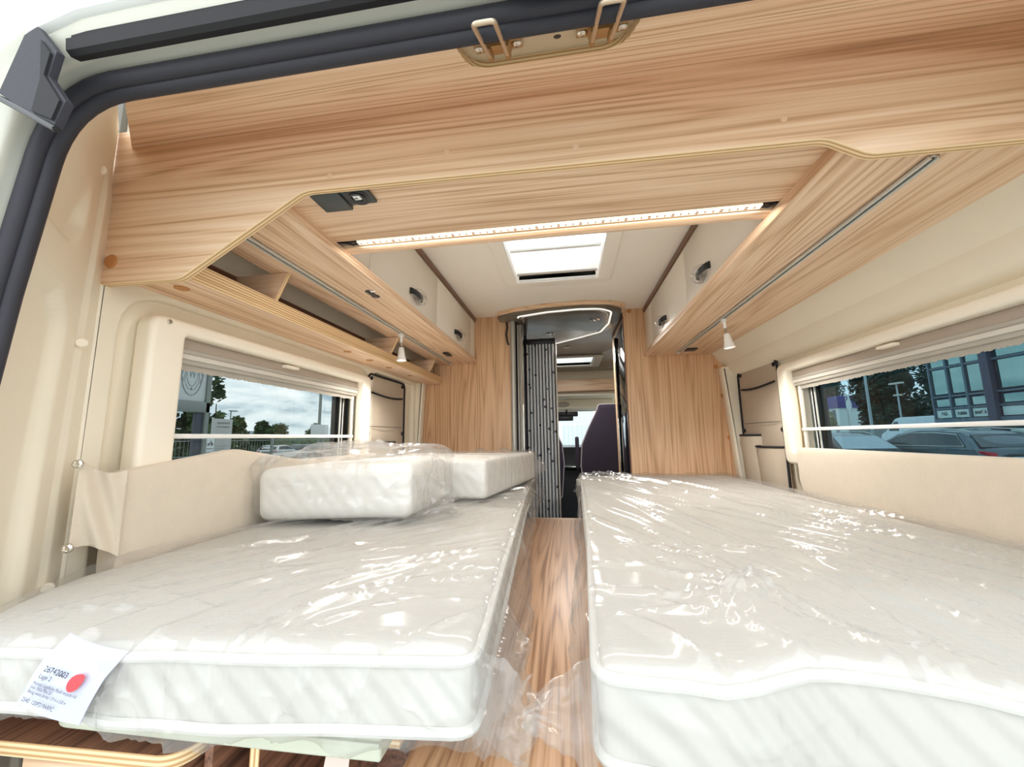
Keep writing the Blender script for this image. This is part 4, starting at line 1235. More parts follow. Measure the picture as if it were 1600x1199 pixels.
# ---- cushions on the left mattress
LOA, HIA = (-.845, .955, 1.508), (-.415, 1.30, 1.648)
def warpA(P):
    P = np.array(P, float); x, y, z = P.T.copy()
    top = np.clip((z - LOA[2]) / (HIA[2] - LOA[2]), 0, 1)
    u = (x - LOA[0]) / (HIA[0] - LOA[0])
    y = y + .03 * (u - .1) * 1.0 * np.clip(1 - (y - .975) / .3, 0, 1)
    z = z + top * (.014 * (u - .3)) + .004 * (vn(x * 8, y * 8, 31) - .5) * top + (1 - top) * .004 * np.sin(x * 9)
    x = x + (1 - top) * .010 * (1 - u)
    return np.stack([x, y, z], 1)
def wrapA(P, Nn):
    x, y, z = P.T
    top = .012 + .030 * sstep(1.0, 1.12, y) * vn(x * 7, y * 5, 41) + .018 * ridge(x * 11, y * 9, 42, 2) + .006 * ridge(x * 34, y * 30, 43, 2)
    fr = .010 * ridge(x * 8 + z * 7, z * 10, 44, 3) + .008 * ridge(x * 18 - z * 16, z * 20 + x * 8, 45, 3) + .004 * ridge(x * 45, z * 44, 46, 2)
    rt = .03 * vn(y * 8, z * 9, 47) + .01 * ridge(y * 30, z * 30, 48, 2)
    tz = np.clip(Nn[:, 2], 0, 1); fy = np.clip(-Nn[:, 1], 0, 1); rx = np.clip(Nn[:, 0], 0, 1)
    return top * tz + fr * fy + rt * rx
fa = pouch((-.415, 1.00, 1.63), (-.415, 1.02, 1.51), (-.330, 1.10, 1.545), (.3, -1, 0), 15, amp=.02, puff=.02, tipw=.7, ragged=.02)
fa2 = pouch((-.80, 1.14, 1.655), (-.52, 1.14, 1.665), (-.66, 1.16, 1.715), (0, -1, .2), 17, amp=.014, puff=.03, tipw=.55, ragged=.02)
wrapped('cushion', 'wrapped white cushion in crumpled film, nearer one of the two on the mattress', 'cushion', LOA, HIA, warpA, .03, .015, wrapA, [fa, fa2], wres=.006, rw=.03, piping=False, filmm=FILMH)
LOB, HIB = (-.845, 1.345, 1.508), (-.24, 2.02, 1.640)
xrB = itp([1.30, 1.345, 2.0, 2.1], [-.297, -.293, -.178, -.165])
def warpB(P):
    P = np.array(P, float); x, y, z = P.T.copy()
    u = (x - LOB[0]) / (HIB[0] - LOB[0])
    top = np.clip((z - LOB[2]) / (HIB[2] - LOB[2]), 0, 1)
    nx = LOB[0] + u * (xrB(y) - LOB[0])
    nz = z + top * .003 * (vn(nx * 8, y * 8, 51) - .5) 
    return np.stack([nx, y, nz], 1)
def wrapB(P, Nn):
    x, y, z = P.T
    top = .004 * ridge(x * 9 + y * 5, y * 3, 52, 5) + .003 * ridge(x * 30, y * 20, 53, 3) + .02 * sstep(1.9, 2.0, y) * ridge(x * 9, y * 5, 59, 2)
    fr = .006 * ridge(x * 9 + z * 9, z * 11, 54, 3) + .003 * ridge(x * 40, z * 36, 55, 2)
    rt = .005 * ridge(y * 30, z * 4, 56, 3) + .003 * ridge(y * 50, z * 20, 57, 2)
    tz = np.clip(Nn[:, 2], 0, 1); fy = np.clip(-Nn[:, 1], 0, 1); rx = np.clip(Nn[:, 0], 0, 1)
    return top * tz + fr * fy + rt * rx
fb = pouch((-.180, 1.99, 1.62), (-.180, 2.0, 1.50), (-.118, 2.03, 1.572), (.3, -1, 0), 19, amp=.014, puff=.02, tipw=.2)
fb2 = pouch((-.86, 1.98, 1.63), (-.70, 2.03, 1.63), (-.79, 2.03, 1.70), (.2, -1, .2), 23, amp=.016, puff=.03, tipw=.35)
wrapped('cushion', 'wrapped white cushion with sharp square corner, farther one of the two on the mattress', 'cushion', LOB, HIB, warpB, .014, .015, wrapB, [fb, fb2], wres=.007, piping=False, filmm=FILMH)

# ---- paper label on the front of the left wrap
lb = thing('paper_label', 'white paper label with printed lines and a red dot on the left mattress front', 'label', (-.58, .385, 1.43))
c00, c10, c11, c01 = Vector((-.578, .392, 1.5030)), Vector((-.5055, .3995, 1.4840)), Vector((-.5375, .392, 1.4165)), Vector((-.6210, .390, 1.4340))
V = []; F = []; n = 16
for i in range(n):
    for j in range(n):
        u = i / (n - 1); v = j / (n - 1)
        p = c00 * (1 - u) * (1 - v) + c10 * u * (1 - v) + c11 * u * v + c01 * (1 - u) * v
        p = p + Vector((0, -.004 * math.sin(math.pi * u) - .003 * math.sin(math.pi * v), 0))
        if v < .3: p = p + Vector((0, (.3 - v) * .03, 0))
        V.append(p)
for i in range(n - 1):
    for j in range(n - 1):
        a = i * n + j; F.append((a, a + 1, a + n + 1, a + n))
V += [p + Vector((0, .0006, 0)) for p in V]
F += [tuple(q + n * n for q in f) for f in F]
raw('sheet', V, F, PAPER, lb)
ux = (c11 - c01).normalized(); uy = (c00 - c01).normalized()
def lp(u, v, d=.0086): return c00 * (1 - u) * (1 - v) + c10 * u * (1 - v) + c11 * u * v + c01 * (1 - u) * v + Vector((0, -d, 0))
text_mesh('26742003', 0.00986, lp(.17, .40), ux, uy, INK, lb, sx=.80)
text_mesh('links', 0.00470, lp(.40, .40), ux, uy, INK, lb)
text_mesh('Lage 2', 0.00739, lp(.16, .50), ux, uy, INK, lb, sx=.85)
text_mesh('Matratze Liegeflache, Plastik verpackt 4-8', 0.00560, lp(.14, .60), ux, uy, INK, lb, sx=.62)
text_mesh('links 1950x790x120', 0.00560, lp(.14, .66), ux, uy, INK, lb, sx=.62)
text_mesh('Bezug weiss Jersey 1,9 m x 0,8 m', 0.00560, lp(.14, .72), ux, uy, INK, lb, sx=.68)
text_mesh('2540  120P219ARFC', 0.00694, lp(.13, .85), ux, uy, INK, lb, sx=.72)
cc = lp(.70, .42, .0090); V = []
for k in range(24):
    a = 2 * math.pi * k / 24; r_ = .0098 * (1 + .30 * max(0, math.cos(a - .9)) ** 6)
    V.append(cc + ux * r_ * .78 * math.cos(a) + uy * r_ * 1.05 * math.sin(a) + Vector((0, -.0004, 0)))
V2 = [p + Vector((0, .0006, 0)) for p in V]
raw('red_dot', V + V2, [tuple(range(24)), tuple(range(47, 23, -1))] + [(k, (k + 1) % 24, 24 + (k + 1) % 24, 24 + k) for k in range(24)], REDM, lb)

# ================================================================== passage behind the partition
cp = thing('ceiling_panel', 'dark glossy ceiling panel with white light outline over the doorway', 'ceiling panel', (0, 2.5, 2.43))
pan = round_poly([(-.40, 2.215), (-.29, 2.160), (-.10, 2.118), (.10, 2.105), (.25, 2.130), (.33, 2.20), (.34, 2.45), (.27, 2.68), (-.08, 2.95), (-.40, 2.95)], [.02, .1, .1, .1, .08, .06, .1, .1, .1, 0], 6)
plate('panel', pan, 2.432, 2.448, 'xy', DARKCEIL, cp, bev=.002)
hd = round_poly([(-.402, 2.296), (-.402, 2.205), (-.29, 2.150), (-.10, 2.108), (.10, 2.095), (.26, 2.120), (.355, 2.19), (.355, 2.296)], [0, .02, .1, .1, .1, .08, .06, 0], 6)
plate('header', hd, 2.4485, 2.4715, 'xy', WX, cp, bev=.004, edge=WX)
led_path = round_poly([(-.275, 2.30), (-.275, 2.195), (-.10, 2.140), (.08, 2.120), (.20, 2.135), (.272, 2.20), (.280, 2.44), (.245, 2.64), (-.085, 2.925)], [0, .03, .1, .1, .1, .08, .08, .08, 0], 6)
tube('light_outline', [(x, y, 2.431) for x, y in led_path[1:]], .0055, mat('white light tube', (250, 246, 236), .4, emit=.35), cp, 8)
tube('light_outline', [(x * .93 + .0, y + .02, 2.4305) for x, y in led_path[1:-6]], .0022, WHITEP, cp, 6)
for x, y in ((.185, 2.34), (-.10, 2.62), (.02, 3.3)):
    V, F = lathe_geo((x, y, 2.432 if y < 3 else 2.489), (0, 0, -1), [(.030, 0), (.030, .003), (.022, .005), (.021, .002), (.0001, .002)], 20)
    raw('downlight', V, F, CHROME, cp)

lamp('downlight_glow', 'AREA', (.02, 3.3, 2.475), 7.0, cp, (.3, .3))
pole = tag(tube('door_post', [(-.320, 2.297, .80), (-.320, 2.297, 2.44)], .0165, mat('satin silver post', (186, 186, 180), .4, metal=.5), None, 14), 'round silver post at the left edge of the doorway', 'post')
stp = tag(raw('strap', *tube_geo([(-.358, 2.296, 2.43), (-.352, 2.292, 2.40), (-.360, 2.288, 2.35), (-.352, 2.292, 2.30), (-.345, 2.296, 2.285)], .0055, 8), BLACKP), 'thin black strap hanging beside the silver door post', 'strap')

# pleated sliding door
pd = thing('pleated_door', 'silver grey pleated sliding door with small printed dots in the doorway', 'door', (-.16, 2.52, .75))
npl = 9; px0, px1 = -.262, -.070
for i in range(npl):
    a = px0 + (px1 - px0) * i / npl; b = px0 + (px1 - px0) * (i + 1) / npl - .0042; c_ = (a + b) / 2
    V = []
    for z in (.76, 2.332):
        V += [(a, 2.530, z), (c_ - .002, 2.500, z), (c_ + .004, 2.502, z), (b, 2.536, z), (b - .001, 2.541, z), (c_, 2.512, z), (a, 2.536, z)]
    F = [tuple(range(7)), tuple(range(7, 14))] + [(k, (k + 1) % 7, 7 + (k + 1) % 7, 7 + k) for k in range(7)]
    raw('pleat', V, F, PLEAT, pd, smooth=False)
box('fold_shade', -.262, -.070, 2.543, 2.548, .76, 2.332, mat('painted fold shade', (40, 42, 58), .8), pd, .001)  # dark sheet standing in for the shade between the pleats
box('top_track', -.275, -.064, 2.49, 2.56, 2.334, 2.366, BLACKP, pd, .003)
box('end_profile', -.069, -.060, 2.505, 2.545, .75, 2.332, ALU, pd, .002)
for k, (x, m) in enumerate(((-.296, ALU), (-.286, GREYPL), (-.277, ALU), (-.268, CHROME))):
    box('folded_edge', x, x + .006, 2.322, 2.40, .78, 2.42, m, pd, .0015)
struct(box('wall_bathroom_shade', -.93, -.268, 2.62, 2.64, .70, 2.43, mat('painted bathroom darkness', (60, 54, 74), .4), bev=.001))  # dark panel, its colour stands for the unlit bathroom in the gap
gp = thing('cabinet_door', 'tall glossy black panel at the right edge of the doorway', 'door', (.352, 2.5, .72))
box('panel', .346, .362, 2.322, 2.72, .72, 2.40, GLOSSBLK, gp, .003)
box('edge_trim', .340, .346, 2.700, 2.722, .72, 2.40, CHROME, gp, .002)
box('control_plate', .338, .3458, 2.66, 2.695, 1.84, 1.93, BLACKP, gp, .002)
fl_ = thing('tall_cupboard', 'tall wood cupboard standing behind the glossy black panel', 'cupboard', (.65, 2.9, .70))
box('body', .37, .94, 2.33, 3.05, .70, 2.485, WZ, fl_, .003)

# oak beam and cab ceiling furniture
bmv = thing('overhead_board', 'oak board across the cab ceiling end, beyond the pleated door', 'board', (0, 4.55, 2.24))
plate('board', [(-.92, 2.245), (.92, 2.245), (.92, 2.40), (.55, 2.385), (-.92, 2.385)], 4.55, 4.568, 'xz', WX, bmv, edge=PLY)
box('cover_lip', -.92, .92, 4.535, 4.59, 2.236, 2.246, BROWN, bmv, .002)
rc_ = thing('roof_console', 'cream roof console with oval grey speaker above the windscreen', 'console', (-.1, 5.2, 2.06))
box('housing', -.55, .60, 5.10, 5.38, 2.075, 2.20, CREAM, rc_, .02)
V, F = lathe_geo((-.06, 5.098, 2.135), (0, -1, 0), [(.07, 0), (.07, .006), (.055, .012), (.0001, .012)], 24)
raw('speaker', [(v[0] * 1.0 - .0 + (v[0] + .06) * .3, v[1], 2.135 + (v[2] - 2.135) * .55) for v in V], F, GREYPL, rc_)
mr_ = thing('rear_view_mirror', 'black rear view mirror under the roof console', 'mirror', (-.03, 5.25, 1.97))
box('glass_housing', -.17, .075, 5.22, 5.26, 1.925, 1.995, BLACKP, mr_, .015)
box('sensor_cover', -.15, .14, 5.27, 5.33, 1.985, 2.05, BLACKP, mr_, .015)
tube('stem', [(-.02, 5.25, 1.98), (-.01, 5.29, 2.08)], .012, BLACKP, mr_, 8)
dsh = thing('dashboard', 'black dashboard below the windscreen between the cab seats', 'dashboard', (0, 5.5, .7))
plate('body', round_poly([(4.95, .70), (5.95, .70), (5.95, 1.50), (5.55, 1.60), (5.15, 1.58), (4.95, 1.30)], .04), -.92, .92, 'yz', BLACKP, dsh, bev=.01)
box('tray', -.06, .16, 4.80, 4.99, 1.33, 1.36, CHAR, dsh, .01)
box('tray_trim', -.06, .16, 4.785, 4.80, 1.345, 1.355, CHROME, dsh, .002)
tag(box('windscreen_notice', .0, .09, 5.50, 5.506, 1.61, 1.66, PAPER, None, .001), 'small pale notice standing on the dashboard', 'notice') if False else None

def seat(cx, y, lab):
    t = thing('cab_seat', lab, 'seat', (cx, y, .70), 'cab seats')
    o = round_poly([(-.27, 1.12), (.27, 1.12), (.30, 1.45), (.285, 1.64), (.215, 1.80), (.13, 1.965), (.115, 2.015), (-.115, 2.015), (-.13, 1.965), (-.215, 1.80), (-.285, 1.64), (-.30, 1.45)],
                   [.03, .03, .08, .08, .08, .08, .03, .03, .08, .08, .08, .08], 6)
    plate('backrest', [(cx + u, v) for u, v in o], y, y + .13, 'xz', SEATM, t, bev=.035, bres=4)
    tube('piping', [(cx + u * .985, y + .012, v) for u, v in o], .005, mat('light seat piping', (150, 142, 150), .8), t, 6, closed=True)
    box('cushion', cx - .26, cx + .26, y + .10, y + .58, 1.10, 1.24, SEATM, t, .05, 4)
    box('pedestal', cx - .20, cx + .20, y + .12, y + .50, .70, 1.10, BLACKP, t, .02)
    if cx < 0: return t
    ar = rrect(y + .02, y + .09, 1.40, 1.715, .03, 5)
    s = -1 if cx > 0 else 1
    xa = cx + s * .325
    plate('armrest', ar, xa - .018, xa + .018, 'yz', SEATM, t, bev=.012)
    box('recliner_cover', xa - .02, xa + .02, y + .01, y + .10, 1.26, 1.32, GREYPL2, t, .012)
    return t
seat(.405, 3.70, 'dark violet cab seat in full view through the doorway')
seat(-.345, 3.90, 'dark violet cab seat half hidden by the pleated door')

# ================================================================== street on the right (seen through window 2)
def station_wagon(name, label, x0, y0, heading, length, width, roofz, paint, glassm, cat='car'):
    """heading +1: nose to +y; x0 = side nearest the van, y0 = rear (or nose) end nearest -y"""
    k = length / 4.7; hgt = roofz - GZ; t = thing(name, label, cat, (x0 + width / 2, y0 + length / 2, GZ))
    def Y(u): return y0 + (u if heading > 0 else 1 - u) * length          # u: 0 rear .. 1 nose
    def Z(v): return GZ + v * hgt
    lower = [(.0, .30), (.005, .55), (.02, .66), (.25, .68), (.55, .66), (.73, .63), (.92, .53), (.985, .44), (1.0, .28), (.99, .14), (.02, .14)]
    upper = [(.02, .66), (.075, .85), (.135, .965), (.30, 1.0), (.45, .995), (.56, .93), (.66, .78), (.735, .63)]
    n = 9
    def shell(poly, inset_fn, nm, m, closed=True):
        V = []; F = []; K = len(poly)
        for i in range(n):
            s = i / (n - 1) * 2 - 1
            for (u, v) in poly:
                w = width / 2 * inset_fn(v)
                bulge = 1 - abs(s) ** 5 * .03
                V.append((x0 + width / 2 + s * w, Y(.5 + (u - .5) * (1 - .03 * abs(s) ** 3)), Z(v * (1 - .02 * abs(s) ** 4) if v > .5 else v)))
        for i in range(n - 1):
            for j in range(K if closed else K - 1):
                F.append((i * K + j, i * K + (j + 1) % K, (i + 1) * K + (j + 1) % K, (i + 1) * K + j))
        F.append(tuple(range(K))); F.append(tuple((n - 1) * K + j for j in range(K)))
        return raw(nm, V, F, m, t, angle=35)
    tum = lambda v: 1.0 if v < .62 else 1.0 - (v - .62) / .38 * .22
    shell(lower, lambda v: .97 + .03 * math.sin(math.pi * min(1, max(0, (v - .1) / .6))), 'body', paint)
    roof = shell(upper, tum, 'greenhouse', paint)
    # side glass, raised window trim, rear and front screen
    sg = [(.095, .70), (.155, .905), (.30, .945), (.46, .935), (.55, .875), (.63, .76), (.69, .69), (.40, .69)]
    for s in (-1, 1):
        V = []
        for (u, v) in sg: V.append((x0 + width / 2 + s * (width / 2 * tum(v) + .004), Y(u), Z(v)))
        V += [(x - s * .02, y, z) for x, y, z in V]; K = len(sg)
        raw('side_window', V, [tuple(range(K)), tuple(range(K, 2 * K))] + [(j, (j + 1) % K, K + (j + 1) % K, K + j) for j in range(K)], glassm, t, smooth=False)
        tube('window_trim', V[:K], .014, CHROME, t, 6, closed=True)
        tube('roof_rail', [(x0 + width / 2 + s * width * .36, Y(u), Z(v)) for u, v in ((.10, .955), (.16, 1.0), (.30, 1.025), (.46, 1.015), (.54, .96))], .016, ALU, t, 6)
        for u in (.20, .82):
            V, F = lathe_geo((x0 + width / 2 + s * (width / 2 - .17), Y(u), GZ + .32 * k), (s, 0, 0), [(.0001, 0), (.32 * k, .01), (.32 * k, .17), (.22 * k, .18), (.20 * k, .15), (.0001, .16)], 20)
            raw('wheel', V, F, RUBBER2, t)
        V = [(x0 + width / 2 + s * (width / 2 * q + .005), Y(u), Z(v)) for u, v, q in ((.0, .60, .62), (.0, .50, .62), (.004, .50, .93), (.06, .53, .97), (.075, .60, .97), (.01, .63, .93))]
        V += [(x, Y(.09) if False else y + (.02 if heading > 0 else -.02), z) for x, y, z in V]
        raw('tail_light', V, [tuple(range(6)), tuple(range(6, 12))] + [(j, (j + 1) % 6, 6 + (j + 1) % 6, 6 + j) for j in range(6)], mat('red tail light', (196, 44, 60), .2), t, smooth=False)
    def screen(nm, pts, w0, w1):
        (u0, v0), (u1, v1) = pts; o = .012
        V = [(x0 + width / 2 - w0, Y(u0), Z(v0)), (x0 + width / 2 + w0, Y(u0), Z(v0)), (x0 + width / 2 + w1, Y(u1), Z(v1)), (x0 + width / 2 - w1, Y(u1), Z(v1))]
        dn = (Vector(V[1]) - Vector(V[0])).cross(Vector(V[3]) - Vector(V[0])).normalized()
        if dn.z < 0: dn = -dn
        V = [Vector(p) + dn * o for p in V] + [Vector(p) - dn * .01 for p in V]
        raw(nm, V, [(0, 1, 2, 3), (4, 5, 6, 7), (0, 1, 5, 4), (1, 2, 6, 5), (2, 3, 7, 6), (3, 0, 4, 7)], glassm, t, smooth=False)
    screen('rear_window', ((.03, .69), (.105, .91)), width * .42, width * .36)
    screen('windscreen', ((.725, .655), (.58, .915)), width * .43, width * .36)
    yy = Y(-.004); dy = -.012 if heading > 0 else .012
    pb = box('plate_recess', x0 + width / 2 - .36, x0 + width / 2 + .36, min(yy, yy + dy), max(yy, yy + dy), Z(.44), Z(.58), BLACKP, t, .002)
    yy2 = yy + dy
    box('number_plate', x0 + width / 2 - .26, x0 + width / 2 + .26, min(yy2, yy2 + dy), max(yy2, yy2 + dy), Z(.46), Z(.535), WHITEP, pb, .002)
    box('mirror', x0 - .16, x0 + .03, Y(.655) - .06, Y(.655) + .06, Z(.66), Z(.76), paint, t, .03)
    return t
CARG = mat('grey metallic car paint', (92, 102, 108), .3, metal=.35, coat=.4)
CARD = mat('dark blue grey car paint', (52, 60, 68), .25, metal=.4, coat=.6)
CARW = mat('white van paint', (222, 228, 232), .3)
GLZ = mat('dark car glass', (34, 44, 50), .06, coat=.5)
station_wagon('station_wagon', 'grey metallic station wagon with roof rails and red tail lights, seen rear quarter', 10.0, 11.1, 1, 4.6, 1.75, 1.745, CARG, GLZ)
station_wagon('car', 'dark small car with pale windscreen at the far edge of the window with parked cars', 8.1, 12.0, -1, 4.0, 1.7, 1.70, CARD, mat('glass with painted sky reflection', (150, 168, 176), .08, coat=.4))  # pale base colour paints a sky reflection into the car glass

def panel_van(name, label, x0, y0, length, width, topz, heading=1):
    t = thing(name, label, 'van', (x0 + width / 2, y0 + length / 2, GZ)); h = topz - GZ
    def Y(u): return y0 + (u if heading > 0 else 1 - u) * length
    side = [(0, .12), (0, .94), (.02, 1.0), (.66, 1.0), (.74, .97), (.90, .62), (.985, .52), (1.0, .30), (1.0, .12)]
    plate('body', round_poly([(Y(u), GZ + v * h) for u, v in side], .08, 4), x0, x0 + width, 'yz', CARW, t, bev=.06, bres=3)
    for s in (-1, 1):
        x = x0 - .004 if s < 0 else x0 + width - .02
        plate('door_window', round_poly([(Y(.70), GZ + .62 * h), (Y(.86), GZ + .62 * h), (Y(.755), GZ + .88 * h), (Y(.70), GZ + .88 * h)], .03), x, x + .024, 'yz', GLZ, t)
        for u in (.18, .82):
            V, F = lathe_geo((x0 + (.15 if s < 0 else width - .15), Y(u), GZ + .34), (s, 0, 0), [(.0001, 0), (.34, .01), (.34, .16), (.2, .17), (.0001, .16)], 18)
            raw('wheel', V, F, RUBBER2, t)
    V = [(x0 + .12, Y(.905), GZ + .63 * h), (x0 + width - .12, Y(.905), GZ + .63 * h), (x0 + width - .18, Y(.752), GZ + .955 * h), (x0 + .18, Y(.752), GZ + .955 * h)]
    d = .03 if heading > 0 else -.03
    V = [(x, y + d, z + .02) for x, y, z in V] + [(x, y - d, z - .02) for x, y, z in V]
    raw('windscreen', V, [(0, 1, 2, 3), (4, 5, 6, 7), (0, 1, 5, 4), (1, 2, 6, 5), (2, 3, 7, 6), (3, 0, 4, 7)], GLZ, t, smooth=False)
    return t
panel_van('delivery_van', 'white van parked behind the grey station wagon', 22.5, 26.2, 5.6, 2.0, 2.66)

# glazed shop building
bf = mat('blue grey metal frame', (92, 104, 116), .45, var=.04)
bp_ = mat('violet grey render', (88, 84, 100), .8, var=.05)
bgl = mat('reflecting shop glass', (150, 172, 166), .04, metal=.95, var=.2, vscale=.8)
bsg = mat('white sign board', (214, 226, 220), .6)
bd = thing('shop_building', 'blue grey glazed shop building with white sign boards under its windows', 'building', (24, 15, GZ))
box('core', 20.12, 30, 4, 24.05, GZ, 6.6, bp_, bd, 0)
box('roof', 19.6, 30.2, 3.8, 24.5, 6.0, 6.7, bf, bd, .02)
box('eaves_beam', 19.9, 20.14, 4, 24.2, 5.58, 6.0, bf, bd, .01)
box('sill_band', 19.86, 20.14, 4, 24.2, 1.86, 2.34, bf, bd, .01)
bays = [(24.10, 23.22), (23.10, 22.34), (22.20, 21.38)]
rows = [(5.10, 5.52), (3.62, 5.00), (2.95, 3.40), (2.38, 2.80)]
bays2 = [(20.86, 17.6), (17.3, 14.2), (13.9, 10.8), (10.5, 7.2)]
for b, (ya, yb) in enumerate(bays + bays2):
    for r_, (za, zb) in enumerate(rows):
        if r_ == 3:
            s_ = box('sign_board', 19.95, 20.06, yb, ya, za, zb, bsg, bd, .005)
            if b < 4:
                wd = ('BAD', 'FLIESEN', 'SANITÄR', 'Glas  Pforten')[b]
                text_mesh(wd, (.24, .205, .205, .17)[b], (19.945, (ya + yb) / 2 + (.0, .01, .05)[b] if b < 3 else ya - 1.5, za + .14), (0, -1, 0), (0, 0, 1), INK, s_, align='CENTER', sx=.66, bold=.009)
        else:
            f_ = box('window', 19.98, 20.11, yb, ya, za, zb, bf, bd, .005)
            box('pane', 19.965, 19.985, yb + .04, ya - .04, za + .04, zb - .04, bgl, f_, 0)
for y in (24.16, 23.16, 22.27):
    box('mullion', 19.88, 20.12, y - .055, y + .055, 1.9, 5.6, bf, bd, .008)
box('pillar', 19.75, 20.14, 20.93, 21.32, GZ, 6.0, bp_, bd, .01)
for y in (17.45, 14.05, 10.65): box('pillar', 19.85, 20.14, y - .14, y + .14, GZ, 6.0, bp_, bd, .01)
for z in (2.87, 3.51, 5.05): box('transom', 19.90, 20.12, 4, 24.2, z - .055, z + .055, bf, bd, .008)
for (ya, yb) in bays + bays2:
    f_ = box('shop_window', 19.98, 20.11, yb, ya, .75, 1.82, bf, bd, .005)
    box('pane', 19.965, 19.985, yb + .04, ya - .04, .8, 1.78, bgl, f_, 0)
# roadside board near the wagon
rb = thing('roadside_board', 'pale board with dark lettering strokes beside the station wagon tail', 'sign', (12.0, 12.3, GZ))
box('board', 12.0, 12.04, 11.2, 12.66, .62, 1.405, bsg, rb, .004)
for y in (11.35, 12.5): box('post', 12.01, 12.05, y, y + .05, GZ, .9, bf, rb, .002)
bm = bmesh.new()
for k in range(26):
    y = 11.55 + random.random() * .65; z = 1.10 + random.random() * .14
    bbox(bm, 11.994, 12.0, y, y + .02 + random.random() * .03, z, z + .02 + .05 * random.random())
bmobj('lettering', bm, INK, rb)

# white and violet showroom, low wall, poles, flag
sr = thing('showroom', 'low white showroom with violet fascia beneath the trees', 'building', (37, 60, GZ))
box('wall', 36, 38.5, 57.2, 65, GZ, 6.4, mat('white render', (226, 230, 226), .8), sr, .02)
box('fascia', 35.8, 38.6, 57.0, 59.9, 4.95, 6.55, mat('violet fascia', (74, 72, 138), .5), sr, .02)
box('white_fascia', 35.8, 38.6, 59.9, 65.2, 4.9, 6.2, WHITEP, sr, .02)
box('door', 35.95, 36.05, 57.9, 58.5, GZ, 4.7, bf, sr, .01)
wl_ = thing('boundary_wall', 'low grey wall with pale signs behind the parked cars', 'wall', (22, 35, GZ))
box('wall', 24, 24.3, 30, 45, GZ, 1.95, mat('grey render', (130, 138, 140), .85), wl_, .02)
for y in (37.2, 38.8): box('poster', 23.97, 24.0, y, y + 1.1, .9, 1.9, bsg, wl_, .005)
def pole_(x, y, zt, r, lab, arm=False):
    t = thing('street_lamp', lab, 'street lamp', (x, y, GZ))
    tube('post', [(x, y, GZ), (x, y, zt)], [r, r * .7], mat('pale galvanised', (176, 186, 188), .5, metal=.3), t, 8)
    if arm:
        box('lamp_head', x - .18, x + .18, y - .5, y + .5, zt, zt + .12, GREYPL2, t, .03)
        box('lower_head', x - .12, x + .12, y - .3, y + .3, zt - .9, zt - .78, GREYPL2, t, .03)
    else:
        box('lamp_head', x - .08, x + .08, y - .1, y + .1, zt, zt + .1, GREYPL2, t, .02)
pole_(21, 30.3, 6.3, .10, 'tall slim lamp post in front of the dark trees, nearer one')
pole_(25, 33.1, 5.3, .07, 'lamp post with two lamp heads in front of the dark trees, right one', True)
fg = thing('flag', 'white banner flag on a pole beside the violet showroom', 'flag', (28, 43.3, GZ))
tube('pole', [(28, 43.3, GZ), (28, 43.3, 5.6)], .05, ALU, fg, 8)
V = []; F = []
for i in range(12):
    for j in range(5): V.append((28 + .1 * math.sin(i * .7 + j), 43.25 - j * .13 - .05 * math.sin(i), 5.5 - i * .18))
for i in range(11):
    for j in range(4): a = i * 5 + j; F.append((a, a + 1, a + 6, a + 5))
V += [(x + .01, y, z) for x, y, z in V]; F += [tuple(q + 60 for q in f) for f in F]
raw('cloth', V, F, WHITEP, fg)

def tree(x, y, h, rad, label, leaf, seed, group=None, base=None, squash=1.0, n=3200, ls=.42):
    t = thing('tree', label, 'tree', (x, y, GZ), group)
    r = random.Random(seed)
    base = base if base is not None else h * .22
    tube('trunk', [(x, y, GZ), (x + .1, y, GZ + h * .35), (x - .05, y + .1, GZ + h * .75)], [rad * .10, rad * .075, rad * .03], BARK, t, 8)
    lobes = []
    for k in range(11):
        a = r.random() * 6.283; q = r.random() ** .5 * rad * .62; zz = GZ + base + (h - base) * (.18 + .70 * r.random())
        sc_ = rad * (.34 + .22 * r.random()) * (1.1 - .45 * (zz - GZ - base) / (h - base))
        lobes.append((x + math.cos(a) * q * (1.2 - (zz - GZ - base) / (h - base)), y + math.sin(a) * q * (1.2 - (zz - GZ - base) / (h - base)), zz, sc_))
    lobes.append((x, y, GZ + base + (h - base) * .5, rad * .6)); lobes.append((x, y, GZ + h - rad * .35, rad * .38))
    V = []; F = []
    for k in range(n):
        lx, ly, lz, ls_ = lobes[r.randrange(len(lobes))]
        d = Vector((r.gauss(0, 1), r.gauss(0, 1), r.gauss(0, 1))).normalized() * ls_ * (.72 + .33 * r.random())
        p = Vector((lx, ly, lz)) + Vector((d.x, d.y, d.z * squash))
        u = Vector((r.gauss(0, 1), r.gauss(0, 1), r.gauss(0, .6))).normalized(); v = u.orthogonal().normalized()
        s = ls * (.6 + .7 * r.random()); o = len(V)
        V += [p - u * s, p + v * s * .6, p + u * s, p - v * s * .6]; F.append((o, o + 1, o + 2, o + 3))
    me = bpy.data.meshes.new('foliage'); me.from_pydata([tuple(v) for v in V], [], F)
    o = link('foliage', me, leaf, t, smooth=False, recalc=False); o['kind'] = 'stuff'
    # dense inner mass so that little sky shows through
    V = []; F = []
    for (lx, ly, lz, ls_) in lobes:
        v_, f_ = lathe_geo((lx, ly, lz - ls_ * .62 * squash), (0, 0, 1), [(.001, 0), (ls_ * .36, ls_ * .12), (ls_ * .57, ls_ * .4), (ls_ * .6, ls_ * .64), (ls_ * .5, ls_ * .95), (ls_ * .24, ls_ * 1.2), (.001, ls_ * 1.25)], 10)
        o = len(V); V += v_; F += [tuple(i + o for i in q) for q in f_]
    raw('inner_foliage', V, F, leaf, t)
    return t
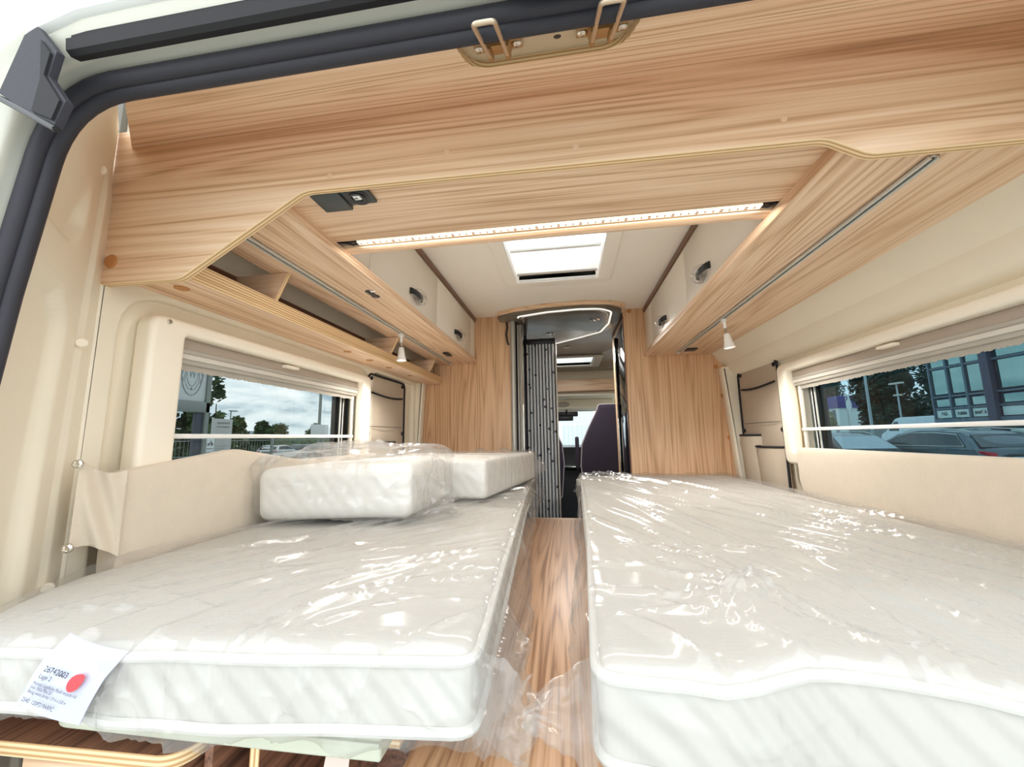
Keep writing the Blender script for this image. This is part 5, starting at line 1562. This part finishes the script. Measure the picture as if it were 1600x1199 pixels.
for k, (x, y, h, rad, lab) in enumerate([
        (33.5, 38.0, 13.0, 4.0, 'big dark tree just left of the glazed shop building'),
        (33.0, 43.6, 12.5, 3.6, 'big dark tree behind the lamp post with two heads'),
        (34.0, 49.0, 12.0, 2.9, 'big dark tree behind the tall slim lamp post'),
        (46, 77.0, 13.5, 5.5, 'dark tree rising behind the violet showroom')]):
    tree(x, y, h, rad, lab, LEAFD, 20 + k, 'dark trees beyond the parked cars', base=.8, squash=1.2, ls=.23, n=11000)
tree(29.5, 48.6, 3.9, 1.1, 'small bright young tree before the white showroom', leaf_mat('bright leaves', (120, 132, 96), (168, 176, 140)), 40, base=.8, n=500, ls=.16)

# ================================================================== yard on the left (seen through window 1)
SGF = mat('sign face white', (206, 212, 214), .6, var=.02)
SGM = mat('galvanised sign frame', (132, 140, 138), .5, metal=.3)
sg_ = thing('billboard', 'large white billboard with an oval crest on a grey metal frame', 'sign', (-6.1, 4.6, GZ))
box('face', -6.06, -6.0, 3.4, 5.60, 2.375, 3.9, SGF, sg_, .004)
box('bottom_beam', -6.08, -5.97, 3.35, 5.68, 2.20, 2.372, SGM, sg_, .006)
box('side_post', -6.08, -5.97, 5.605, 5.68, GZ, 3.95, SGM, sg_, .006)
box('side_post', -6.08, -5.97, 3.35, 3.42, GZ, 3.95, SGM, sg_, .006)
box('leg_panel', -6.06, -6.0, 5.47, 5.60, GZ, 2.19, mat('dark slate panel', (62, 70, 82), .6), sg_, .006)
EMB = mat('faded grey print', (136, 138, 138), .8)
def emb(pts, r, closed=False): tube('crest_line', [(-5.998, 5.345 + y, 2.86 + z) for y, z in pts], r, EMB, sg_, 5, closed)
emb([(.185 * math.cos(a), .40 * math.sin(a)) for a in np.linspace(math.pi, 2 * math.pi, 40)] + [(.185, .25), (-.185, .25)], .0045, True)
emb([(.172 * math.cos(a), .385 * math.sin(a)) for a in np.linspace(math.pi * 1.02, 1.98 * math.pi, 40)], .0022)
emb([(-.095, .2)] + [(.095 * math.cos(a) , .245 * math.sin(a)) for a in np.linspace(math.pi, 1.5 * math.pi, 14)] + [(.0, -.238)] + [(.095 * math.cos(a), .245 * math.sin(a)) for a in np.linspace(1.5 * math.pi, 2 * math.pi, 14)] + [(.095, .2)], .0045)
emb([(.14 * math.cos(a), .31 * math.sin(a)) for a in np.linspace(math.pi * 1.2, 1.8 * math.pi, 24)], .0035)
for s in (-1, 1):
    emb([(s * (.135 + .028 * math.cos(a) * (1 - .1 * a)), -.02 + .075 * math.sin(a) - .006 * a) for a in np.linspace(-.5, 4.4, 22)], .005)
    emb([(s * (.132 + .018 * math.cos(a)), -.14 + .035 * math.sin(a)) for a in np.linspace(2, 7, 14)], .004)
emb([(-.012, -.275), (.012, -.300)], .005); emb([(.012, -.275), (-.012, -.300)], .005)
text_mesh('W', .22, (-5.997, 5.345, 2.74), (0, 1, 0), (0, 0, 1), EMB, sg_, align='CENTER', sx=.55)
for k in range(5): box('print_line', -5.999, -5.997, 4.86, 5.04 - .02 * (k % 3), 2.955 - k * .03, 2.965 - k * .03, INK, sg_, 0)
ps = thing('post_sign', 'grey white upright sign with faint lettering near the billboard post', 'sign', (-8.1, 7.95, GZ))
box('panel', -8.06, -8.0, 7.74, 8.24, 1.30, 2.245, mat('pale grey sign face', (176, 180, 178), .6), ps, .004)
box('post', -8.08, -8.02, 7.95, 8.03, GZ, 1.32, SGM, ps, .003)
text_mesh('autotrend', .085, (-7.998, 7.99, 2.125), (0, 1, 0), (0, 0, 1), INK, ps, align='CENTER', sx=.95)
text_mesh('WOHNMOBILE', .05, (-7.998, 7.99, 2.04), (0, 1, 0), (0, 0, 1), INK, ps, align='CENTER')
for k, (a, b) in enumerate(((7.84, 8.12), (7.84, 8.06), (7.86, 8.1))):
    box('print_line', -7.999, -7.997, a, b, 1.60 - k * .05, 1.612 - k * .05, EMB, ps, 0)
ss = thing('small_sign', 'narrow white sign with a motorcycle pictogram beside the upright sign', 'sign', (-8.0, 7.66, GZ))
box('panel', -7.99, -7.96, 7.56, 7.76, .9, 1.79, SGF, ss, .003)
box('post', -8.02, -7.99, 7.64, 7.69, GZ, .95, SGM, ss, .003)
for cy in (7.615, 7.705):
    tube('pictogram_wheel', [(-7.957, cy + .022 * math.cos(a), 1.655 + .022 * math.sin(a)) for a in np.linspace(0, 6.0, 14)], .005, INK, ss, 5, True)
tube('pictogram_frame', [(-7.957, 7.615, 1.66), (-7.957, 7.65, 1.69), (-7.957, 7.69, 1.695), (-7.957, 7.705, 1.66), (-7.957, 7.67, 1.655)], .008, INK, ss, 5)
tube('pictogram_bar', [(-7.957, 7.685, 1.70), (-7.957, 7.672, 1.745)], .006, INK, ss, 5)
for k in range(4): box('print_line', -7.9585, -7.957, 7.58, 7.74 - .02 * (k % 2), 1.55 - k * .085, 1.575 - k * .085, EMB, ss, 0)

# mesh fence beyond the billboard
fn = thing('wire_fence', 'galvanised bar fence running along the yard behind the signs', 'fence', (-9.5, 8, GZ))
bm = bmesh.new()
for k in range(150):
    y = 3.6 + k * .105; bbox(bm, -9.503, -9.497, y - .003, y + .003, GZ, 1.78)
tag(bmobj('bars', bm, SGM, fn), kind='stuff')
for z in (.45, .9, 1.35, 1.74): box('rail', -9.51, -9.49, 3.5, 19.4, z - .012, z + .012, SGM, fn, 0)
for k in range(7): box('post', -9.54, -9.46, 3.5 + k * 2.6, 3.57 + k * 2.6, GZ, 1.82, SGM, fn, .004)
lpole = thing('light_pole', 'grey steel pole with a small white board, standing in the yard', 'pole', (-15, 21.6, GZ))
tube('post', [(-15, 21.6, GZ), (-15, 21.6, 7)], .085, SGM, lpole, 10)
box('board', -14.9, -14.86, 20.7, 22.3, 1.85, 2.65, SGF, lpole, .004)
sl = thing('street_lamp', 'thin distant street lamp beside the round hedge tree', 'street lamp', (-24, 24.5, GZ))
tube('post', [(-24, 24.5, GZ), (-24, 24.5, 3.9)], .04, SGM, sl, 6); box('lamp_head', -24.1, -23.9, 24.4, 25.0, 3.86, 3.94, SGM, sl, .01)
hl = thing('hall', 'low grey flat roofed hall with a dark opening beyond the yard', 'building', (-34, 45, GZ))
box('wall', -40, -30, 38.5, 47.5, GZ, 1.60, mat('grey hall cladding', (132, 136, 134), .8), hl, .02)
box('roof', -40.3, -29.7, 38.2, 47.8, 1.60, 1.95, mat('pale roof edge', (198, 202, 198), .7), hl, .02)
box('gate', -30.05, -29.95, 39.0, 40.4, GZ, 1.3, SGF, hl, .01); box('gate', -30.05, -29.95, 40.9, 42.3, GZ, 1.3, SGF, hl, .01)
for k, (y, m, lab) in enumerate(((27.0, CARW, 'white car in the row beyond the fence, nearest the signs'), (30.2, CARG, 'grey car in the row beyond the fence, middle one'), (33.6, CARW, 'white car in the row beyond the fence, nearest the hall'))):
    station_wagon('car', lab, -24.0, y, 1, 2.9, 4.2 if False else 1.8, 1.36, m, GLZ)
for k, (x, y, h, rad, lab, sq) in enumerate([
        (-15, 11.6, 3.9, 1.7, 'leafy tree beneath the billboard, left of its dark leg', 1.0),
        (-14, 12.9, 3.4, 1.0, 'leafy tree beneath the billboard, right against its dark leg', 1.0),
        (-11, 10.62, 3.5, .42, 'thin tree peeping out right of the billboard post', 1.3),
        (-25.5, 26.6, 3.3, 1.1, 'round dark tree right of the upright sign, front one', 1.0),
        (-25.5, 29.2, 3.1, 1.2, 'round dark tree right of the thin street lamp', 1.0),
        (-34, 35.5, 3.0, 2.0, 'distant dark tree left of the flat roofed hall', .9),
        (-46, 56.0, 3.9, 2.6, 'distant dark tree above the flat roofed hall', .9),
        (-44, 62.5, 4.2, 2.2, 'distant dark tree left of the yard pole', .9)]):
    tree(x, y, h, rad, lab, LEAF, 60 + k, 'trees beyond the yard', base=.3, squash=sq, n=2600 if rad > .5 else 260, ls=.11 if x > -20 else .16)
hg = thing('hedge', 'long low clipped hedge behind the yard fence', 'hedge', (-28.5, 30, GZ))
V = []; F = []; n1, n2 = 60, 10
for i in range(n1):
    for j in range(n2):
        a = math.pi * j / (n2 - 1); y = 16 + 26 * i / (n1 - 1)
        V.append((-28.5 + 1.2 * math.cos(a) + .3 * float(vn(y * 2, a * 3, 60)), y, GZ + 1.9 * math.sin(a) ** .6 * (.85 + .3 * float(vn(y * 1.7, a * 2, 61)))))
for i in range(n1 - 1):
    for j in range(n2 - 1): a = i * n2 + j; F.append((a, a + 1, a + n2 + 1, a + n2))
raw('foliage', V, F, LEAF, hg)
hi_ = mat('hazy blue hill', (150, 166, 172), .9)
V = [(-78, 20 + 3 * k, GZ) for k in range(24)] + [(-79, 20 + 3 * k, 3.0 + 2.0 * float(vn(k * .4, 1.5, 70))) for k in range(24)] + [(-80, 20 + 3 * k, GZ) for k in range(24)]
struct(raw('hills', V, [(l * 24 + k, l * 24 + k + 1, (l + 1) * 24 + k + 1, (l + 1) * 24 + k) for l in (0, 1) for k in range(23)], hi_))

# ahead of the windscreen
ff = thing('panel_fence', 'white bar fence in front of the windscreen', 'fence', (0, 9, GZ))
bm = bmesh.new()
for k in range(44): bbox(bm, -2.2 + k * .1, -2.2 + k * .1 + .012, 9.0, 9.012, .5, 2.02)
tag(bmobj('bars', bm, mat('pale bar', (196, 204, 206), .5), ff), kind='stuff')
for z in (.55, 1.3, 1.98): box('rail', -2.3, 2.3, 8.99, 9.02, z, z + .03, WHITEP, ff, 0)
for x in (-1.5, -.14, 1.4): box('post', x - .08, x, 8.95, 9.03, GZ, 2.1, WHITEP, ff, .005)
panel_van('delivery_van', 'pale van standing behind the white bar fence ahead of the windscreen', -1.5, 11.0, 5.4, 2.2, 2.75)
